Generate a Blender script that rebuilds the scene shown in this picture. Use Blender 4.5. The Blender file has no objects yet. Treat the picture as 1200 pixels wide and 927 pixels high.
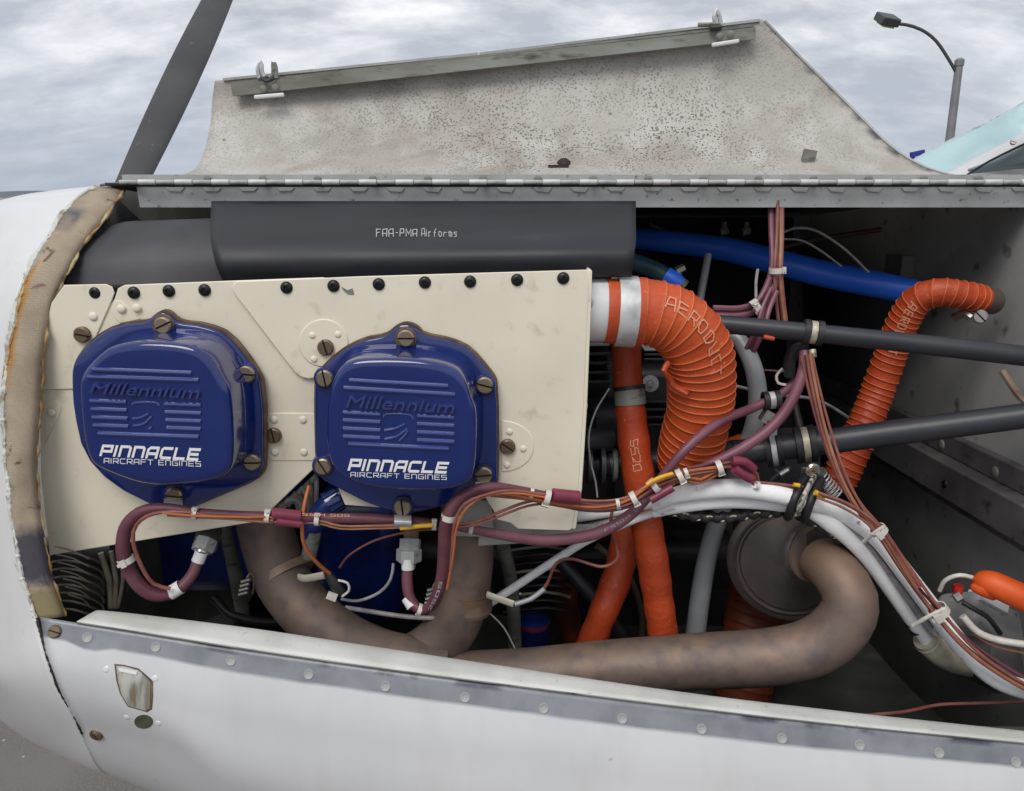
import bpy, bmesh, math, random
from mathutils import Vector, Matrix
from mathutils.bvhtree import BVHTree
random.seed(7)
R = math.radians
S = bpy.context.scene
COL = S.collection
# ---------------------------------------------------------------- camera
F = 942.0; PITCH = R(14.0); CAMZ = 1.5
cam_d = bpy.data.cameras.new("camera"); cam = bpy.data.objects.new("camera", cam_d); COL.objects.link(cam)
cam.location = (0, 0, CAMZ); cam.rotation_euler = (R(90) - PITCH, 0, 0)
cam_d.sensor_width = 36; cam_d.lens = F / 1200 * 36; cam_d.clip_start = 0.01; cam_d.clip_end = 6000
S.camera = cam
# ---------------------------------------------------------------- sky
SUN_EL, SUN_AZ = R(52), R(200)       # azimuth clockwise from +Y: behind the camera, a little to its left
W = bpy.data.worlds.new("World"); S.world = W; W.use_nodes = True
nt = W.node_tree; N = nt.nodes; L = nt.links; N.clear()
wo = N.new('ShaderNodeOutputWorld'); bg = N.new('ShaderNodeBackground'); bg.inputs[1].default_value = 0.1
sky = N.new('ShaderNodeTexSky'); sky.sky_type = 'NISHITA'; sky.sun_disc = False
sky.sun_elevation = SUN_EL; sky.sun_rotation = SUN_AZ
tc = N.new('ShaderNodeTexCoord'); sx = N.new('ShaderNodeSeparateXYZ'); L.new(tc.outputs['Generated'], sx.inputs[0])
def wm(op, a, b=None, c=None):
    m = N.new('ShaderNodeMath'); m.operation = op
    for i, v in enumerate((a, b, c)):
        if v is None: continue
        if isinstance(v, (int, float)): m.inputs[i].default_value = v
        else: L.new(v, m.inputs[i])
    return m.outputs[0]
zz = wm('ADD', wm('MAXIMUM', sx.outputs[2], 0.0), 0.42)
cx = N.new('ShaderNodeCombineXYZ'); L.new(wm('DIVIDE', sx.outputs[0], zz), cx.inputs[0]); L.new(wm('DIVIDE', sx.outputs[1], zz), cx.inputs[1])
n1 = N.new('ShaderNodeTexNoise'); n1.inputs['Scale'].default_value = 4.6; n1.inputs['Detail'].default_value = 9; n1.inputs['Roughness'].default_value = .58; n1.inputs['Distortion'].default_value = .15
ms_ = N.new('ShaderNodeMapping'); ms_.inputs['Scale'].default_value = (.8, 1.5, 1); ms_.inputs['Location'].default_value = (2.3, .4, 0); L.new(cx.outputs[0], ms_.inputs[0]); L.new(ms_.outputs[0], n1.inputs['Vector'])
cr = N.new('ShaderNodeValToRGB'); L.new(n1.outputs[0], cr.inputs[0])
e = cr.color_ramp.elements; e[0].position = .38; e[0].color = (.46, .485, .54, 1); e[1].position = .65; e[1].color = (.90, .90, .92, 1)
m_ = cr.color_ramp.elements.new(.5); m_.color = (.63, .65, .69, 1)
hz = N.new('ShaderNodeMapRange'); hz.inputs[1].default_value = -.02; hz.inputs[2].default_value = .20; L.new(sx.outputs[2], hz.inputs[0])
mh = N.new('ShaderNodeMixRGB'); mh.inputs[1].default_value = (.36, .41, .50, 1); L.new(hz.outputs[0], mh.inputs[0]); L.new(cr.outputs[0], mh.inputs[2])
mul = N.new('ShaderNodeMixRGB'); mul.blend_type = 'MULTIPLY'; mul.inputs[0].default_value = 1; mul.inputs[2].default_value = (10, 10, 10, 1); L.new(mh.outputs[0], mul.inputs[1])
mx = N.new('ShaderNodeMixRGB'); mx.inputs[0].default_value = .96; L.new(sky.outputs[0], mx.inputs[1]); L.new(mul.outputs[0], mx.inputs[2])
L.new(mx.outputs[0], bg.inputs[0]); L.new(bg.outputs[0], wo.inputs[0])
sun_d = bpy.data.lights.new("sun", 'SUN'); sun_d.energy = 1.5; sun_d.angle = R(30); sun_d.color = (1, .96, .9)
sun = bpy.data.objects.new("sun", sun_d); COL.objects.link(sun); sun.location = (-1, -3, 5)
sd = Vector((math.sin(SUN_AZ) * math.cos(SUN_EL), math.cos(SUN_AZ) * math.cos(SUN_EL), math.sin(SUN_EL)))
sun.rotation_euler = sd.to_track_quat('Z', 'Y').to_euler()
S.view_settings.view_transform = 'Standard'; S.view_settings.look = 'None'; S.view_settings.exposure = 0.22; S.view_settings.gamma = 1
# ---------------------------------------------------------------- helpers
cP, sP = math.cos(PITCH), math.sin(PITCH)
def P(px, py, Y):
    u = (px - 600) / F; v = (463.5 - py) / F
    d = Vector((u, cP + v * sP, -sP + v * cP)); t = Y / d.y
    return d * t + Vector((0, 0, CAMZ))
def RD(r, py, Y):
    return r * Y / (cP + (463.5 - py) / F * sP) / F
def wloc(o):
    v = Vector((0, 0, 0))
    while o: v = v + o.location; o = o.parent
    return v
def thing(name, label, cat, loc, group=None):
    o = bpy.data.objects.new(name, None); COL.objects.link(o); o.location = loc; o.empty_display_size = .02
    o['label'] = label; o['category'] = cat
    if group: o['group'] = group
    return o
def tag(o, label, cat, group=None):
    o['label'] = label; o['category'] = cat
    if group: o['group'] = group
    return o
def obj(name, me, parent=None, m=None, loc=(0, 0, 0), sharp=40):
    """me is (verts, faces[, uvs]) in world space, linked as one mesh object"""
    vs, fs = me[0], me[1]
    lo = Vector([min(v[i] for v in vs) for i in range(3)]); hi = Vector([max(v[i] for v in vs) for i in range(3)])
    c = (lo + hi) / 2
    d = bpy.data.meshes.new(name); d.from_pydata([tuple(Vector(v) - c) for v in vs], [], fs)
    if len(me) > 2 and me[2]:
        ul = d.uv_layers.new(name="UVMap")
        for p in d.polygons:
            for li in p.loop_indices: ul.data[li].uv = me[2][d.loops[li].vertex_index]
    d.update(); d.polygons.foreach_set('use_smooth', [True] * len(d.polygons))
    d.set_sharp_from_angle(angle=R(sharp))
    if m: d.materials.append(m)
    o = bpy.data.objects.new(name, d); COL.objects.link(o)
    if parent: o.parent = parent; o.location = c - wloc(parent)
    else: o.location = c
    return o
def struct(o): o['kind'] = 'structure'; return o
def put(name, d, loc, scale, rot, parent):
    o = bpy.data.objects.new(name, d); COL.objects.link(o); o.parent = parent
    o.location = Vector(loc) - (wloc(parent) if parent else Vector())
    o.scale = scale if isinstance(scale, (tuple, list)) else (scale,) * 3
    o.rotation_mode = 'QUATERNION'; o.rotation_quaternion = rot
    return o
def join(*ms):
    V, Fc = [], []
    for m in ms:
        b = len(V); V += list(m[0]); Fc += [[i + b for i in f] for f in m[1]]
    return V, Fc
def cr_pt(a, b, c, d, t):
    return .5 * ((2 * b) + (c - a) * t + (2 * a - 5 * b + 4 * c - d) * t * t + (3 * b - a - 3 * c + d) * t ** 3)
def smooth(pts, step):
    """pts: list of (Vector, r) -> finely sampled list"""
    n = len(pts); out = []
    for i in range(n - 1):
        q = [pts[max(i - 1, 0)], pts[i], pts[i + 1], pts[min(i + 2, n - 1)]]
        if i == 0: q[0] = (2 * pts[0][0] - pts[1][0], pts[0][1])
        if i == n - 2: q[3] = (2 * pts[-1][0] - pts[-2][0], pts[-1][1])
        k = max(2, int((q[2][0] - q[1][0]).length / step))
        for j in range(k):
            t = j / k
            out.append((cr_pt(q[0][0], q[1][0], q[2][0], q[3][0], t), q[1][1] + (q[2][1] - q[1][1]) * t))
    out.append(pts[-1]); return out
def world_path(pts, r):
    return [(P(p[0], p[1], p[2]), RD(p[3] if len(p) > 3 else r, p[1], p[2])) for p in pts]
def wob(s): return .28 * math.sin(s * 62) + .15 * math.sin(s * 141 + 1)
def lump(s, a): return .012 * math.sin(3 * a + s * 90) + .012 * math.sin(2 * a - s * 61) + .006 * math.sin(5 * a + s * 210)
def helix(path, pitch, k, tr, phase=.5):
    n = len(path); T, Nn, B, Sd = [], [], [], [0]
    for i in range(n):
        p = path[max(i - 1, 0)][0]; q = path[min(i + 1, n - 1)][0]; T.append((q - p).normalized())
        if i: Sd.append(Sd[-1] + (path[i][0] - path[i - 1][0]).length)
    up = Vector((0, 0, 1)) if abs(T[0].z) < .9 else Vector((1, 0, 0)); nr = (up - T[0] * up.dot(T[0])).normalized()
    for i in range(n): nr = (nr - T[i] * nr.dot(T[i])).normalized(); Nn.append(nr.copy()); B.append(T[i].cross(nr))
    out = []; i = 0; m = int(Sd[-1] / pitch * 40)
    for j in range(m):
        s = pitch * j / 40; A = 2 * math.pi * (phase - s / pitch - wob(s))
        while i < n - 2 and Sd[i + 1] < s: i += 1
        r = path[i][1] * (k + lump(s, A)); t = (s - Sd[i]) / max(1e-9, Sd[i + 1] - Sd[i])
        out.append((path[i][0].lerp(path[i + 1][0], t) + Nn[i] * (math.cos(A) * r) + B[i] * (math.sin(A) * r), tr))
    return sweep(out, 5)
def sweep(path, sides=12, mod=None, cap=True, squash=1):
    n = len(path); V, Fc = [], []
    T = []
    for i in range(n):
        a = path[max(i - 1, 0)][0]; b = path[min(i + 1, n - 1)][0]; T.append((b - a).normalized())
    up = Vector((0, 0, 1)) if abs(T[0].z) < .9 else Vector((1, 0, 0))
    nr = (up - T[0] * up.dot(T[0])).normalized(); s = 0
    for i in range(n):
        if i: 
            s += (path[i][0] - path[i - 1][0]).length
            nr = (nr - T[i] * nr.dot(T[i])).normalized()
        bn = T[i].cross(nr)
        for k in range(sides):
            a = 2 * math.pi * k / sides; r = path[i][1] * (mod(s, a) if mod else 1)
            V.append(path[i][0] + nr * (math.cos(a) * r) + bn * (math.sin(a) * r * squash))
    for i in range(n - 1):
        for k in range(sides):
            k2 = (k + 1) % sides
            Fc.append([i * sides + k, i * sides + k2, (i + 1) * sides + k2, (i + 1) * sides + k])
    if cap:
        Fc.append(list(range(sides))[::-1]); Fc.append([(n - 1) * sides + k for k in range(sides)])
    return V, Fc
def tube(pts, r, sides=12, step=.006, mod=None, cap=True):
    return sweep(smooth(world_path(pts, r), step), sides, mod, cap)
def plate(pts, Y, th):
    """flat sheet metal: outline in picture coordinates at depth Y, thickness away from viewer"""
    f = [P(x, y, Y) for x, y in pts]; n = len(f)
    V = f + [v + Vector((0, th, 0)) for v in f]
    a = sum(f[i].x * f[(i + 1) % n].z - f[(i + 1) % n].x * f[i].z for i in range(n))
    idx = list(range(n)) if a > 0 else list(range(n))[::-1]
    Fc = [idx, [i + n for i in idx[::-1]]]
    for i in range(n):
        p, q = idx[i], idx[(i + 1) % n]; Fc.append([q, p, p + n, q + n])
    return V, Fc
def bev(o, w, seg=2):
    m = o.modifiers.new('bevel', 'BEVEL'); m.width = w; m.segments = seg; m.limit_method = 'ANGLE'; m.angle_limit = R(50); return o
def solid(o, th):
    m = o.modifiers.new('solidify', 'SOLIDIFY'); m.thickness = th; m.offset = 0; return o
def sheet(grid, su=8, sv=8, jit=0):
    rows = [[P(*p) for p in r] for r in grid]
    def line(ps, k):
        o = []; n = len(ps)
        for i in range(n - 1):
            a = ps[i - 1] if i else 2 * ps[0] - ps[1]; d = ps[i + 2] if i + 2 < n else 2 * ps[-1] - ps[-2]
            for j in range(k): o.append(cr_pt(a, ps[i], ps[i + 1], d, j / k))
        o.append(ps[-1]); return o
    rr = [line(r, su) for r in rows]; nc = len(rr[0])
    cols = [line([r[c] for r in rr], sv) for c in range(nc)]; nr = len(cols[0])
    V = [cols[c][r] for r in range(nr) for c in range(nc)]
    UV = [(c / (nc - 1), 1 - r / (nr - 1)) for r in range(nr) for c in range(nc)]
    if jit: V = [v + Vector((random.uniform(-jit, jit), random.uniform(-jit, jit), random.uniform(-jit, jit))) for v in V]
    Fc = [[r * nc + c, r * nc + nc + c, r * nc + nc + c + 1, r * nc + c + 1] for r in range(nr - 1) for c in range(nc - 1)]
    return V, Fc, UV
def box(c, s, rz=0, M=None):
    V = []
    for x in (-1, 1):
        for y in (-1, 1):
            for z in (-1, 1):
                v = Vector((x * s[0] / 2, y * s[1] / 2, z * s[2] / 2))
                if M: v = M @ v
                V.append(v + Vector(c))
    return V, [[0, 1, 3, 2], [4, 6, 7, 5], [0, 4, 5, 1], [2, 3, 7, 6], [0, 2, 6, 4], [1, 5, 7, 3]]
def bar(a, b, w, h):
    """square bar from a to b"""
    a = Vector(a); b = Vector(b); t = (b - a).normalized()
    M = t.to_track_quat('X', 'Z').to_matrix()
    return box((a + b) / 2, ((b - a).length, w, h), M=M)
def lathe(prof, sides=24, axis=Vector((0, -1, 0)), c=Vector((0, 0, 0)), close=True):
    """prof: list of (along axis, radius)"""
    q = Vector((0, 0, 1)).rotation_difference(axis.normalized()); V, Fc = [], []
    for h, r in prof:
        for k in range(sides):
            a = 2 * math.pi * k / sides; V.append(q @ Vector((math.cos(a) * r, math.sin(a) * r, h)) + c)
    for i in range(len(prof) - 1):
        for k in range(sides):
            k2 = (k + 1) % sides; Fc.append([i * sides + k, i * sides + k2, (i + 1) * sides + k2, (i + 1) * sides + k])
    if close: Fc.append(list(range(sides))[::-1]); Fc.append([(len(prof) - 1) * sides + k for k in range(sides)])
    return V, Fc
def mesh(name, me, mats, mi=None, sharp=40):
    d = bpy.data.meshes.new(name); d.from_pydata([tuple(v) for v in me[0]], [], me[1]); d.update()
    d.polygons.foreach_set('use_smooth', [True] * len(d.polygons)); d.set_sharp_from_angle(angle=R(sharp))
    for m in mats: d.materials.append(m)
    if mi: d.polygons.foreach_set('material_index', mi)
    return d
# ---------------------------------------------------------------- materials
def mat(name, c, rough=.5, metal=0, c2=None, sc=40, lo=.4, hi=.65, bump=0, bsc=200, coat=0, c3=None, sc3=150, lo3=.6, hi3=.68, stretch=(1, 1, 1), rv=0, spec=.5):
    m = bpy.data.materials.new(name); m.use_nodes = True; nt = m.node_tree; N = nt.nodes; L = nt.links; b = N['Principled BSDF']
    b.inputs['Roughness'].default_value = rough; b.inputs['Metallic'].default_value = metal; b.inputs['Specular IOR Level'].default_value = spec
    b.inputs['Base Color'].default_value = (*c, 1); b.inputs['Coat Weight'].default_value = coat; b.inputs['Coat Roughness'].default_value = .06
    tc = N.new('ShaderNodeTexCoord'); mp = N.new('ShaderNodeMapping'); mp.inputs['Scale'].default_value = stretch
    L.new(tc.outputs['Object'], mp.inputs[0]); m['tc'] = 1
    col = None
    def layer(col, base, cc, s, l, h, det=6):
        n = N.new('ShaderNodeTexNoise'); n.inputs['Scale'].default_value = s; n.inputs['Detail'].default_value = det; L.new(mp.outputs[0], n.inputs['Vector'])
        r = N.new('ShaderNodeMapRange'); r.inputs[1].default_value = l; r.inputs[2].default_value = h; L.new(n.outputs[0], r.inputs[0])
        x = N.new('ShaderNodeMixRGB'); L.new(r.outputs[0], x.inputs[0]); x.inputs[2].default_value = (*cc, 1)
        if col: L.new(col, x.inputs[1])
        else: x.inputs[1].default_value = (*base, 1)
        return x.outputs[0], r.outputs[0]
    if c2:
        col, fac = layer(None, c, c2, sc, lo, hi)
        if rv:
            rr = N.new('ShaderNodeMath'); rr.operation = 'MULTIPLY_ADD'; L.new(fac, rr.inputs[0]); rr.inputs[1].default_value = rv; rr.inputs[2].default_value = rough; L.new(rr.outputs[0], b.inputs['Roughness'])
    if c3: col, _ = layer(col, c, c3, sc3, lo3, hi3)
    if col: L.new(col, b.inputs['Base Color'])
    if bump:
        n = N.new('ShaderNodeTexNoise'); n.inputs['Scale'].default_value = bsc; n.inputs['Detail'].default_value = 4; L.new(mp.outputs[0], n.inputs['Vector'])
        bp = N.new('ShaderNodeBump'); bp.inputs['Strength'].default_value = bump; bp.inputs['Distance'].default_value = .001; L.new(n.outputs[0], bp.inputs['Height']); L.new(bp.outputs[0], b.inputs['Normal'])
    return m
M = {}
M['blue'] = mat('blue enamel', (.004, .017, .125), .10, c2=(.006, .023, .15), sc=20, coat=.6, bump=.03, bsc=90, rv=.08)
M['blue_rib'] = mat('blue enamel ribs with painted highlight', (.020, .042, .21), .2, coat=1)  # lighter blue paints in the highlights on ribs, emblem and raised word
M['blue_dull'] = mat('dull blue engine paint', (.008, .026, .19), .35, c2=(.006, .014, .08), sc=25)
M['black_engine'] = mat('oily black engine casting', (.012, .012, .016), .45, c2=(.03, .03, .034), sc=30, bump=.4, bsc=120)
M['cream'] = mat('zinc primed sheet metal', (.83, .775, .63), .42, c2=(.75, .69, .55), sc=14, lo=.35, hi=.7, c3=(.50, .44, .31), sc3=55, lo3=.60, hi3=.85, bump=.10, bsc=120, rv=.2)
M['cream_edge'] = mat('grey primer sheet', (.42, .43, .40), .5, c2=(.30, .31, .29), sc=30)
M['rubber'] = mat('black silicone rubber', (.013, .014, .019), .5, c2=(.024, .025, .032), sc=12, lo=.4, hi=.7, c3=(.042, .042, .05), sc3=14, lo3=.62, hi3=.85, stretch=(1, 2, 5), bump=.12, bsc=30, rv=.12)
M['rubber2'] = mat('dusty black rubber', (.035, .036, .042), .6, c2=(.065, .065, .072), sc=12, bump=.1)
M['cushion'] = mat('black clamp cushion', (.014, .014, .016), .5, c2=(.03, .03, .034), sc=60)
M['white'] = mat('white aircraft paint', (.68, .685, .69), .30, c2=(.62, .625, .63), sc=4, coat=.3, c3=(.52, .52, .50), sc3=45, lo3=.66, hi3=.85, bump=.02, bsc=12)
M['chalk'] = mat('chipped white paint edge', (.62, .63, .58), .7, c2=(.30, .27, .18), sc=90, lo=.5, hi=.65, bump=1, bsc=300)
M['amber'] = mat('amber sealant', (.34, .17, .035), .5, c2=(.52, .45, .28), sc=50, bump=1, bsc=180)
M['alu'] = mat('worn aluminium', (.42, .43, .43), .55, .1, c2=(.31, .32, .31), sc=18, lo=.4, hi=.7, c3=(.12, .12, .11), sc3=170, lo3=.62, hi3=.75, bump=.25, bsc=200)
M['alu_bright'] = mat('bright aluminium', (.66, .67, .67), .42, .3, c2=(.42, .43, .43), sc=60, bump=.1)
M['alu_dirty'] = mat('grimy aluminium', (.17, .17, .14), .6, .2, c2=(.29, .30, .27), sc=30, c3=(.07, .07, .055), sc3=110, lo3=.55, hi3=.7, bump=.3, stretch=(.3, 1, 1))
M['steel'] = mat('zinc plated steel', (.50, .49, .46), .32, .85, c2=(.36, .34, .30), sc=120)
M['brass'] = mat('brassy screw', (.40, .33, .24), .36, .8, c2=(.26, .20, .14), sc=300)
M['bronze'] = mat('bronze stud', (.16, .11, .075), .42, .7, c2=(.26, .19, .13), sc=300)
M['slot'] = mat('dark slot', (.02, .015, .012), .7)
M['gasket'] = mat('brown gasket', (.085, .055, .04), .75, c2=(.17, .11, .07), sc=90)
M['blackbolt'] = mat('black oxide bolt', (.012, .012, .013), .35, .3)
M['orange'] = mat('orange silicone hose', (.55, .082, .016), .48, c2=(.40, .05, .011), sc=18, lo=.4, hi=.75, c3=(.68, .16, .06), sc3=160, lo3=.62, hi3=.75, bump=.5, bsc=220, rv=.15)
M['orange_rough'] = mat('orange fire sleeve', (.46, .060, .013), .5, c2=(.34, .038, .009), sc=25, lo=.4, hi=.7, c3=(.62, .13, .05), sc3=140, lo3=.66, hi3=.74, bump=1, bsc=150)
M['orange_thread'] = mat('duct cord', (.66, .17, .055), .5)
M['tip_orange'] = mat('orange rubber boot', (.75, .105, .012), .5, c2=(.66, .08, .01), sc=30)
M['maroon'] = mat('maroon cable sleeve', (.115, .033, .050), .48, c2=(.155, .055, .072), sc=40, bump=.2)
M['mauve'] = mat('mauve ignition lead', (.20, .075, .105), .45, c2=(.15, .05, .075), sc=40)
M['magenta'] = mat('magenta heat shrink', (.23, .035, .07), .4, c2=(.17, .025, .05), sc=60)
M['wire_brown'] = mat('brown wire', (.27, .10, .075), .45, c2=(.19, .06, .05), sc=60)
M['wire_tan'] = mat('copper tan wire', (.38, .17, .09), .42, c2=(.28, .11, .07), sc=60)
M['wire_orange'] = mat('orange wire', (.45, .13, .04), .45)
M['wire_yellow'] = mat('yellow sleeve', (.75, .42, .02), .4)
M['wire_dark'] = mat('dark purple wire', (.045, .022, .05), .4)
M['wire_grey'] = mat('grey wire', (.38, .37, .37), .5, c2=(.25, .24, .25), sc=80)
M['nylon'] = mat('white nylon', (.68, .66, .61), .4, c2=(.55, .52, .46), sc=100)
M['white_sleeve'] = mat('white fibre sleeve', (.88, .885, .89), .5, c2=(.80, .80, .81), sc=26, lo=.45, hi=.75, c3=(.3, .3, .3), sc3=120, lo3=.66, hi3=.76, bump=.4, bsc=250)
M['cream_plastic'] = mat('ivory plastic', (.60, .57, .45), .45, c2=(.48, .44, .34), sc=50)
M['exhaust'] = mat('heat stained exhaust', (.175, .135, .115), .62, .25, c2=(.26, .175, .125), sc=20, lo=.38, hi=.72, c3=(.11, .095, .10), sc3=60, lo3=.48, hi3=.78, bump=.35, bsc=140)
M['exhaust_rust'] = mat('rust tinted exhaust', (.22, .145, .10), .6, .3, c2=(.13, .105, .09), sc=14, c3=(.33, .19, .09), sc3=11, lo3=.52, hi3=.75, bump=.35, bsc=140)
M['muffler'] = mat('dark muffler steel', (.085, .072, .066), .45, .4, c2=(.14, .118, .105), sc=22, bump=.3, bsc=100)
M['clay'] = mat('tan clamp', (.32, .23, .17), .5, .3, c2=(.2, .14, .1), sc=60)
M['mount'] = mat('dark painted mount tube', (.020, .022, .029), .42, c2=(.036, .038, .045), sc=10, bump=.1)
M['tube_grey'] = mat('dull grey tube', (.46, .48, .50), .42, .2, c2=(.36, .38, .40), sc=20)
M['blue_hose'] = mat('bright blue hose', (.03, .17, .85), .4, c2=(.02, .12, .65), sc=12)
M['teal'] = mat('teal hose', (.03, .10, .13), .5, c2=(.02, .05, .07), sc=30)
M['firewall'] = mat('dusty firewall steel', (.23, .23, .225), .62, .2, c2=(.15, .15, .15), sc=7, c3=(.05, .05, .045), sc3=40, lo3=.62, hi3=.75, bump=.25, bsc=80)
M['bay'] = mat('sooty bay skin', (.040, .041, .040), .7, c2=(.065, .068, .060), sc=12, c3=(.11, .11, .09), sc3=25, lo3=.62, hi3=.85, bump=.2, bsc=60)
M['beam'] = mat('grimy grey channel', (.15, .145, .15), .55, .2, c2=(.09, .08, .085), sc=16, c3=(.04, .035, .035), sc3=50, lo3=.6, hi3=.72, bump=.3)
M['fin'] = mat('oily cylinder fins', (.42, .37, .29), .45, .3, c2=(.20, .17, .13), sc=50)
M['print'] = mat('white print', (.80, .81, .83), .5)
M['chalkpen'] = mat('silver pen', (.36, .37, .38), .6)
M['duct_print'] = mat('worn white stencil', (.72, .33, .20), .6)
M['prop'] = mat('dark grey propeller paint', (.032, .032, .036), .5, c2=(.05, .05, .052), sc=8, c3=(.13, .13, .12), sc3=90, lo3=.68, hi3=.75)
M['pole'] = mat('galvanised lamp pole', (.30, .30, .31), .5, .5, c2=(.22, .22, .23), sc=3)
M['lampdark'] = mat('dark lamp housing', (.06, .065, .065), .5)
M['lens'] = mat('yellowed lamp lens', (.42, .47, .22), .3)
M['label_white'] = mat('white label', (.72, .72, .72), .5)
M['redcap'] = mat('red cap', (.60, .03, .02), .4)
M['navysign'] = mat('navy blue sign', (.02, .035, .28), .5)
M['white_sill'] = mat('scuffed white sill', (.64, .65, .63), .5, c2=(.52, .53, .50), sc=20, c3=(.20, .20, .21), sc3=160, lo3=.68, hi3=.78, bump=.2)
M['patina'] = mat('brown patina fitting', (.13, .07, .05), .55, .2, c2=(.10, .09, .08), sc=60)
def nodes(m): return m.node_tree.nodes, m.node_tree.links, m.node_tree.nodes['Principled BSDF']
def mixc(N, L, f, a, b):
    x = N.new('ShaderNodeMixRGB')
    L.new(f, x.inputs[0])
    for i, v in ((1, a), (2, b)):
        if isinstance(v, tuple): x.inputs[i].default_value = (*v, 1)
        else: L.new(v, x.inputs[i])
    return x.outputs[0]
def noise(N, L, vec, s, det=5, dist=0):
    n = N.new('ShaderNodeTexNoise'); n.inputs['Scale'].default_value = s; n.inputs['Detail'].default_value = det; n.inputs['Distortion'].default_value = dist; L.new(vec, n.inputs['Vector']); return n.outputs[0]
def rng(N, L, v, a, b, c=0, d=1):
    r = N.new('ShaderNodeMapRange'); L.new(v, r.inputs[0]); r.inputs[1].default_value = a; r.inputs[2].default_value = b; r.inputs[3].default_value = c; r.inputs[4].default_value = d; return r.outputs[0]
def mth(N, L, op, a, b):
    m = N.new('ShaderNodeMath'); m.operation = op
    for i, v in enumerate((a, b)):
        if isinstance(v, (int, float)): m.inputs[i].default_value = v
        else: L.new(v, m.inputs[i])
    return m.outputs[0]
# open cowl door inside: speckled, grimy primer
m = M['door'] = mat('speckled cowl door skin', (.36, .35, .32), .6); N, L, b = nodes(m)
t = N.new('ShaderNodeTexCoord'); o_ = t.outputs['Object']
base = mixc(N, L, rng(N, L, noise(N, L, o_, 5), .35, .68), (.455, .435, .40), (.30, .27, .235))
base = mixc(N, L, rng(N, L, noise(N, L, o_, 22, 8), .42, .75), base, (.53, .515, .49))
base = mixc(N, L, rng(N, L, noise(N, L, o_, 7, 8, 1.5), .54, .80), base, (.25, .215, .18))
vo = N.new('ShaderNodeTexVoronoi'); vo.inputs['Scale'].default_value = 360; L.new(o_, vo.inputs['Vector'])
wv = N.new('ShaderNodeVectorMath'); wv.operation = 'ADD'; nn = N.new('ShaderNodeTexNoise'); nn.inputs['Scale'].default_value = 130; L.new(o_, nn.inputs['Vector'])
sc_ = N.new('ShaderNodeVectorMath'); sc_.operation = 'SCALE'; sc_.inputs['Scale'].default_value = .006; L.new(nn.outputs['Color'], sc_.inputs[0]); L.new(o_, wv.inputs[0]); L.new(sc_.outputs[0], wv.inputs[1]); L.new(wv.outputs[0], vo.inputs['Vector'])
spots = rng(N, L, mth(N, L, 'ADD', vo.outputs['Distance'], mth(N, L, 'MULTIPLY', noise(N, L, o_, 60, 4), .5)), .64, .50)
uvs_ = N.new('ShaderNodeSeparateXYZ'); L.new(t.outputs['UV'], uvs_.inputs[0])
mask = mth(N, L, 'MULTIPLY', rng(N, L, noise(N, L, o_, 11, 7), .36, .56), rng(N, L, uvs_.outputs[0], .12, .5, .25, 1))
mask = mth(N, L, 'MULTIPLY', mask, mth(N, L, 'MULTIPLY', rng(N, L, uvs_.outputs[1], .98, .62), rng(N, L, uvs_.outputs[0], .96, .84)))
f = mth(N, L, 'MULTIPLY', mth(N, L, 'MULTIPLY', spots, mask), .9)
base = mixc(N, L, f, base, (.085, .078, .065))
edge = mth(N, L, 'MULTIPLY', rng(N, L, uvs_.outputs[0], .975, .99), rng(N, L, noise(N, L, o_, 60), .45, .6))
base = mixc(N, L, edge, base, (.12, .13, .12))
L.new(base, b.inputs['Base Color'])
bp = N.new('ShaderNodeBump'); bp.inputs['Strength'].default_value = .5; bp.inputs['Distance'].default_value = .001; L.new(spots, bp.inputs['Height']); L.new(bp.outputs[0], b.inputs['Normal'])
# lower cowl: white paint worn to grey metal along the top edge
m = M['cowl'] = mat('white cowl with bare metal edge', (.7, .72, .74), .3, coat=.25); N, L, b = nodes(m)
t = N.new('ShaderNodeTexCoord'); o_ = t.outputs['Object']; u = N.new('ShaderNodeSeparateXYZ'); L.new(t.outputs['UV'], u.inputs[0])
wh = mixc(N, L, rng(N, L, noise(N, L, o_, 6), .35, .7), (.62, .625, .635), (.545, .555, .57))
wh = mixc(N, L, rng(N, L, noise(N, L, o_, 70, 3), .74, .78), wh, (.4, .4, .38))
mpp = N.new('ShaderNodeMapping'); mpp.inputs['Scale'].default_value = (22, 22, 2.5); L.new(o_, mpp.inputs[0])
wh = mixc(N, L, rng(N, L, noise(N, L, mpp.outputs[0], 1.5, 6), .5, .8, 0, .45), wh, (.50, .50, .48))
gr = mixc(N, L, rng(N, L, noise(N, L, o_, 30, 8), .4, .65), (.24, .255, .28), (.16, .17, .195))
vv = mth(N, L, 'ADD', u.outputs[1], mth(N, L, 'MULTIPLY', noise(N, L, o_, 25, 6), .012))
du = mth(N, L, 'ABSOLUTE', mth(N, L, 'SUBTRACT', u.outputs[0], .085), 0)
bulge = mth(N, L, 'MULTIPLY', rng(N, L, du, .045, .012), .022)
vv = mth(N, L, 'ADD', vv, bulge)
nf = rng(N, L, vv, .912, .926)
gcol = mixc(N, L, nf, wh, gr)
ms = mth(N, L, 'MULTIPLY', rng(N, L, vv, .978, .992), rng(N, L, noise(N, L, o_, 16, 7), .50, .56))
L.new(mixc(N, L, ms, gcol, (.055, .055, .085)), b.inputs['Base Color'])
L.new(rng(N, L, nf, 0, 1, .3, .45), b.inputs['Roughness'])
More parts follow.
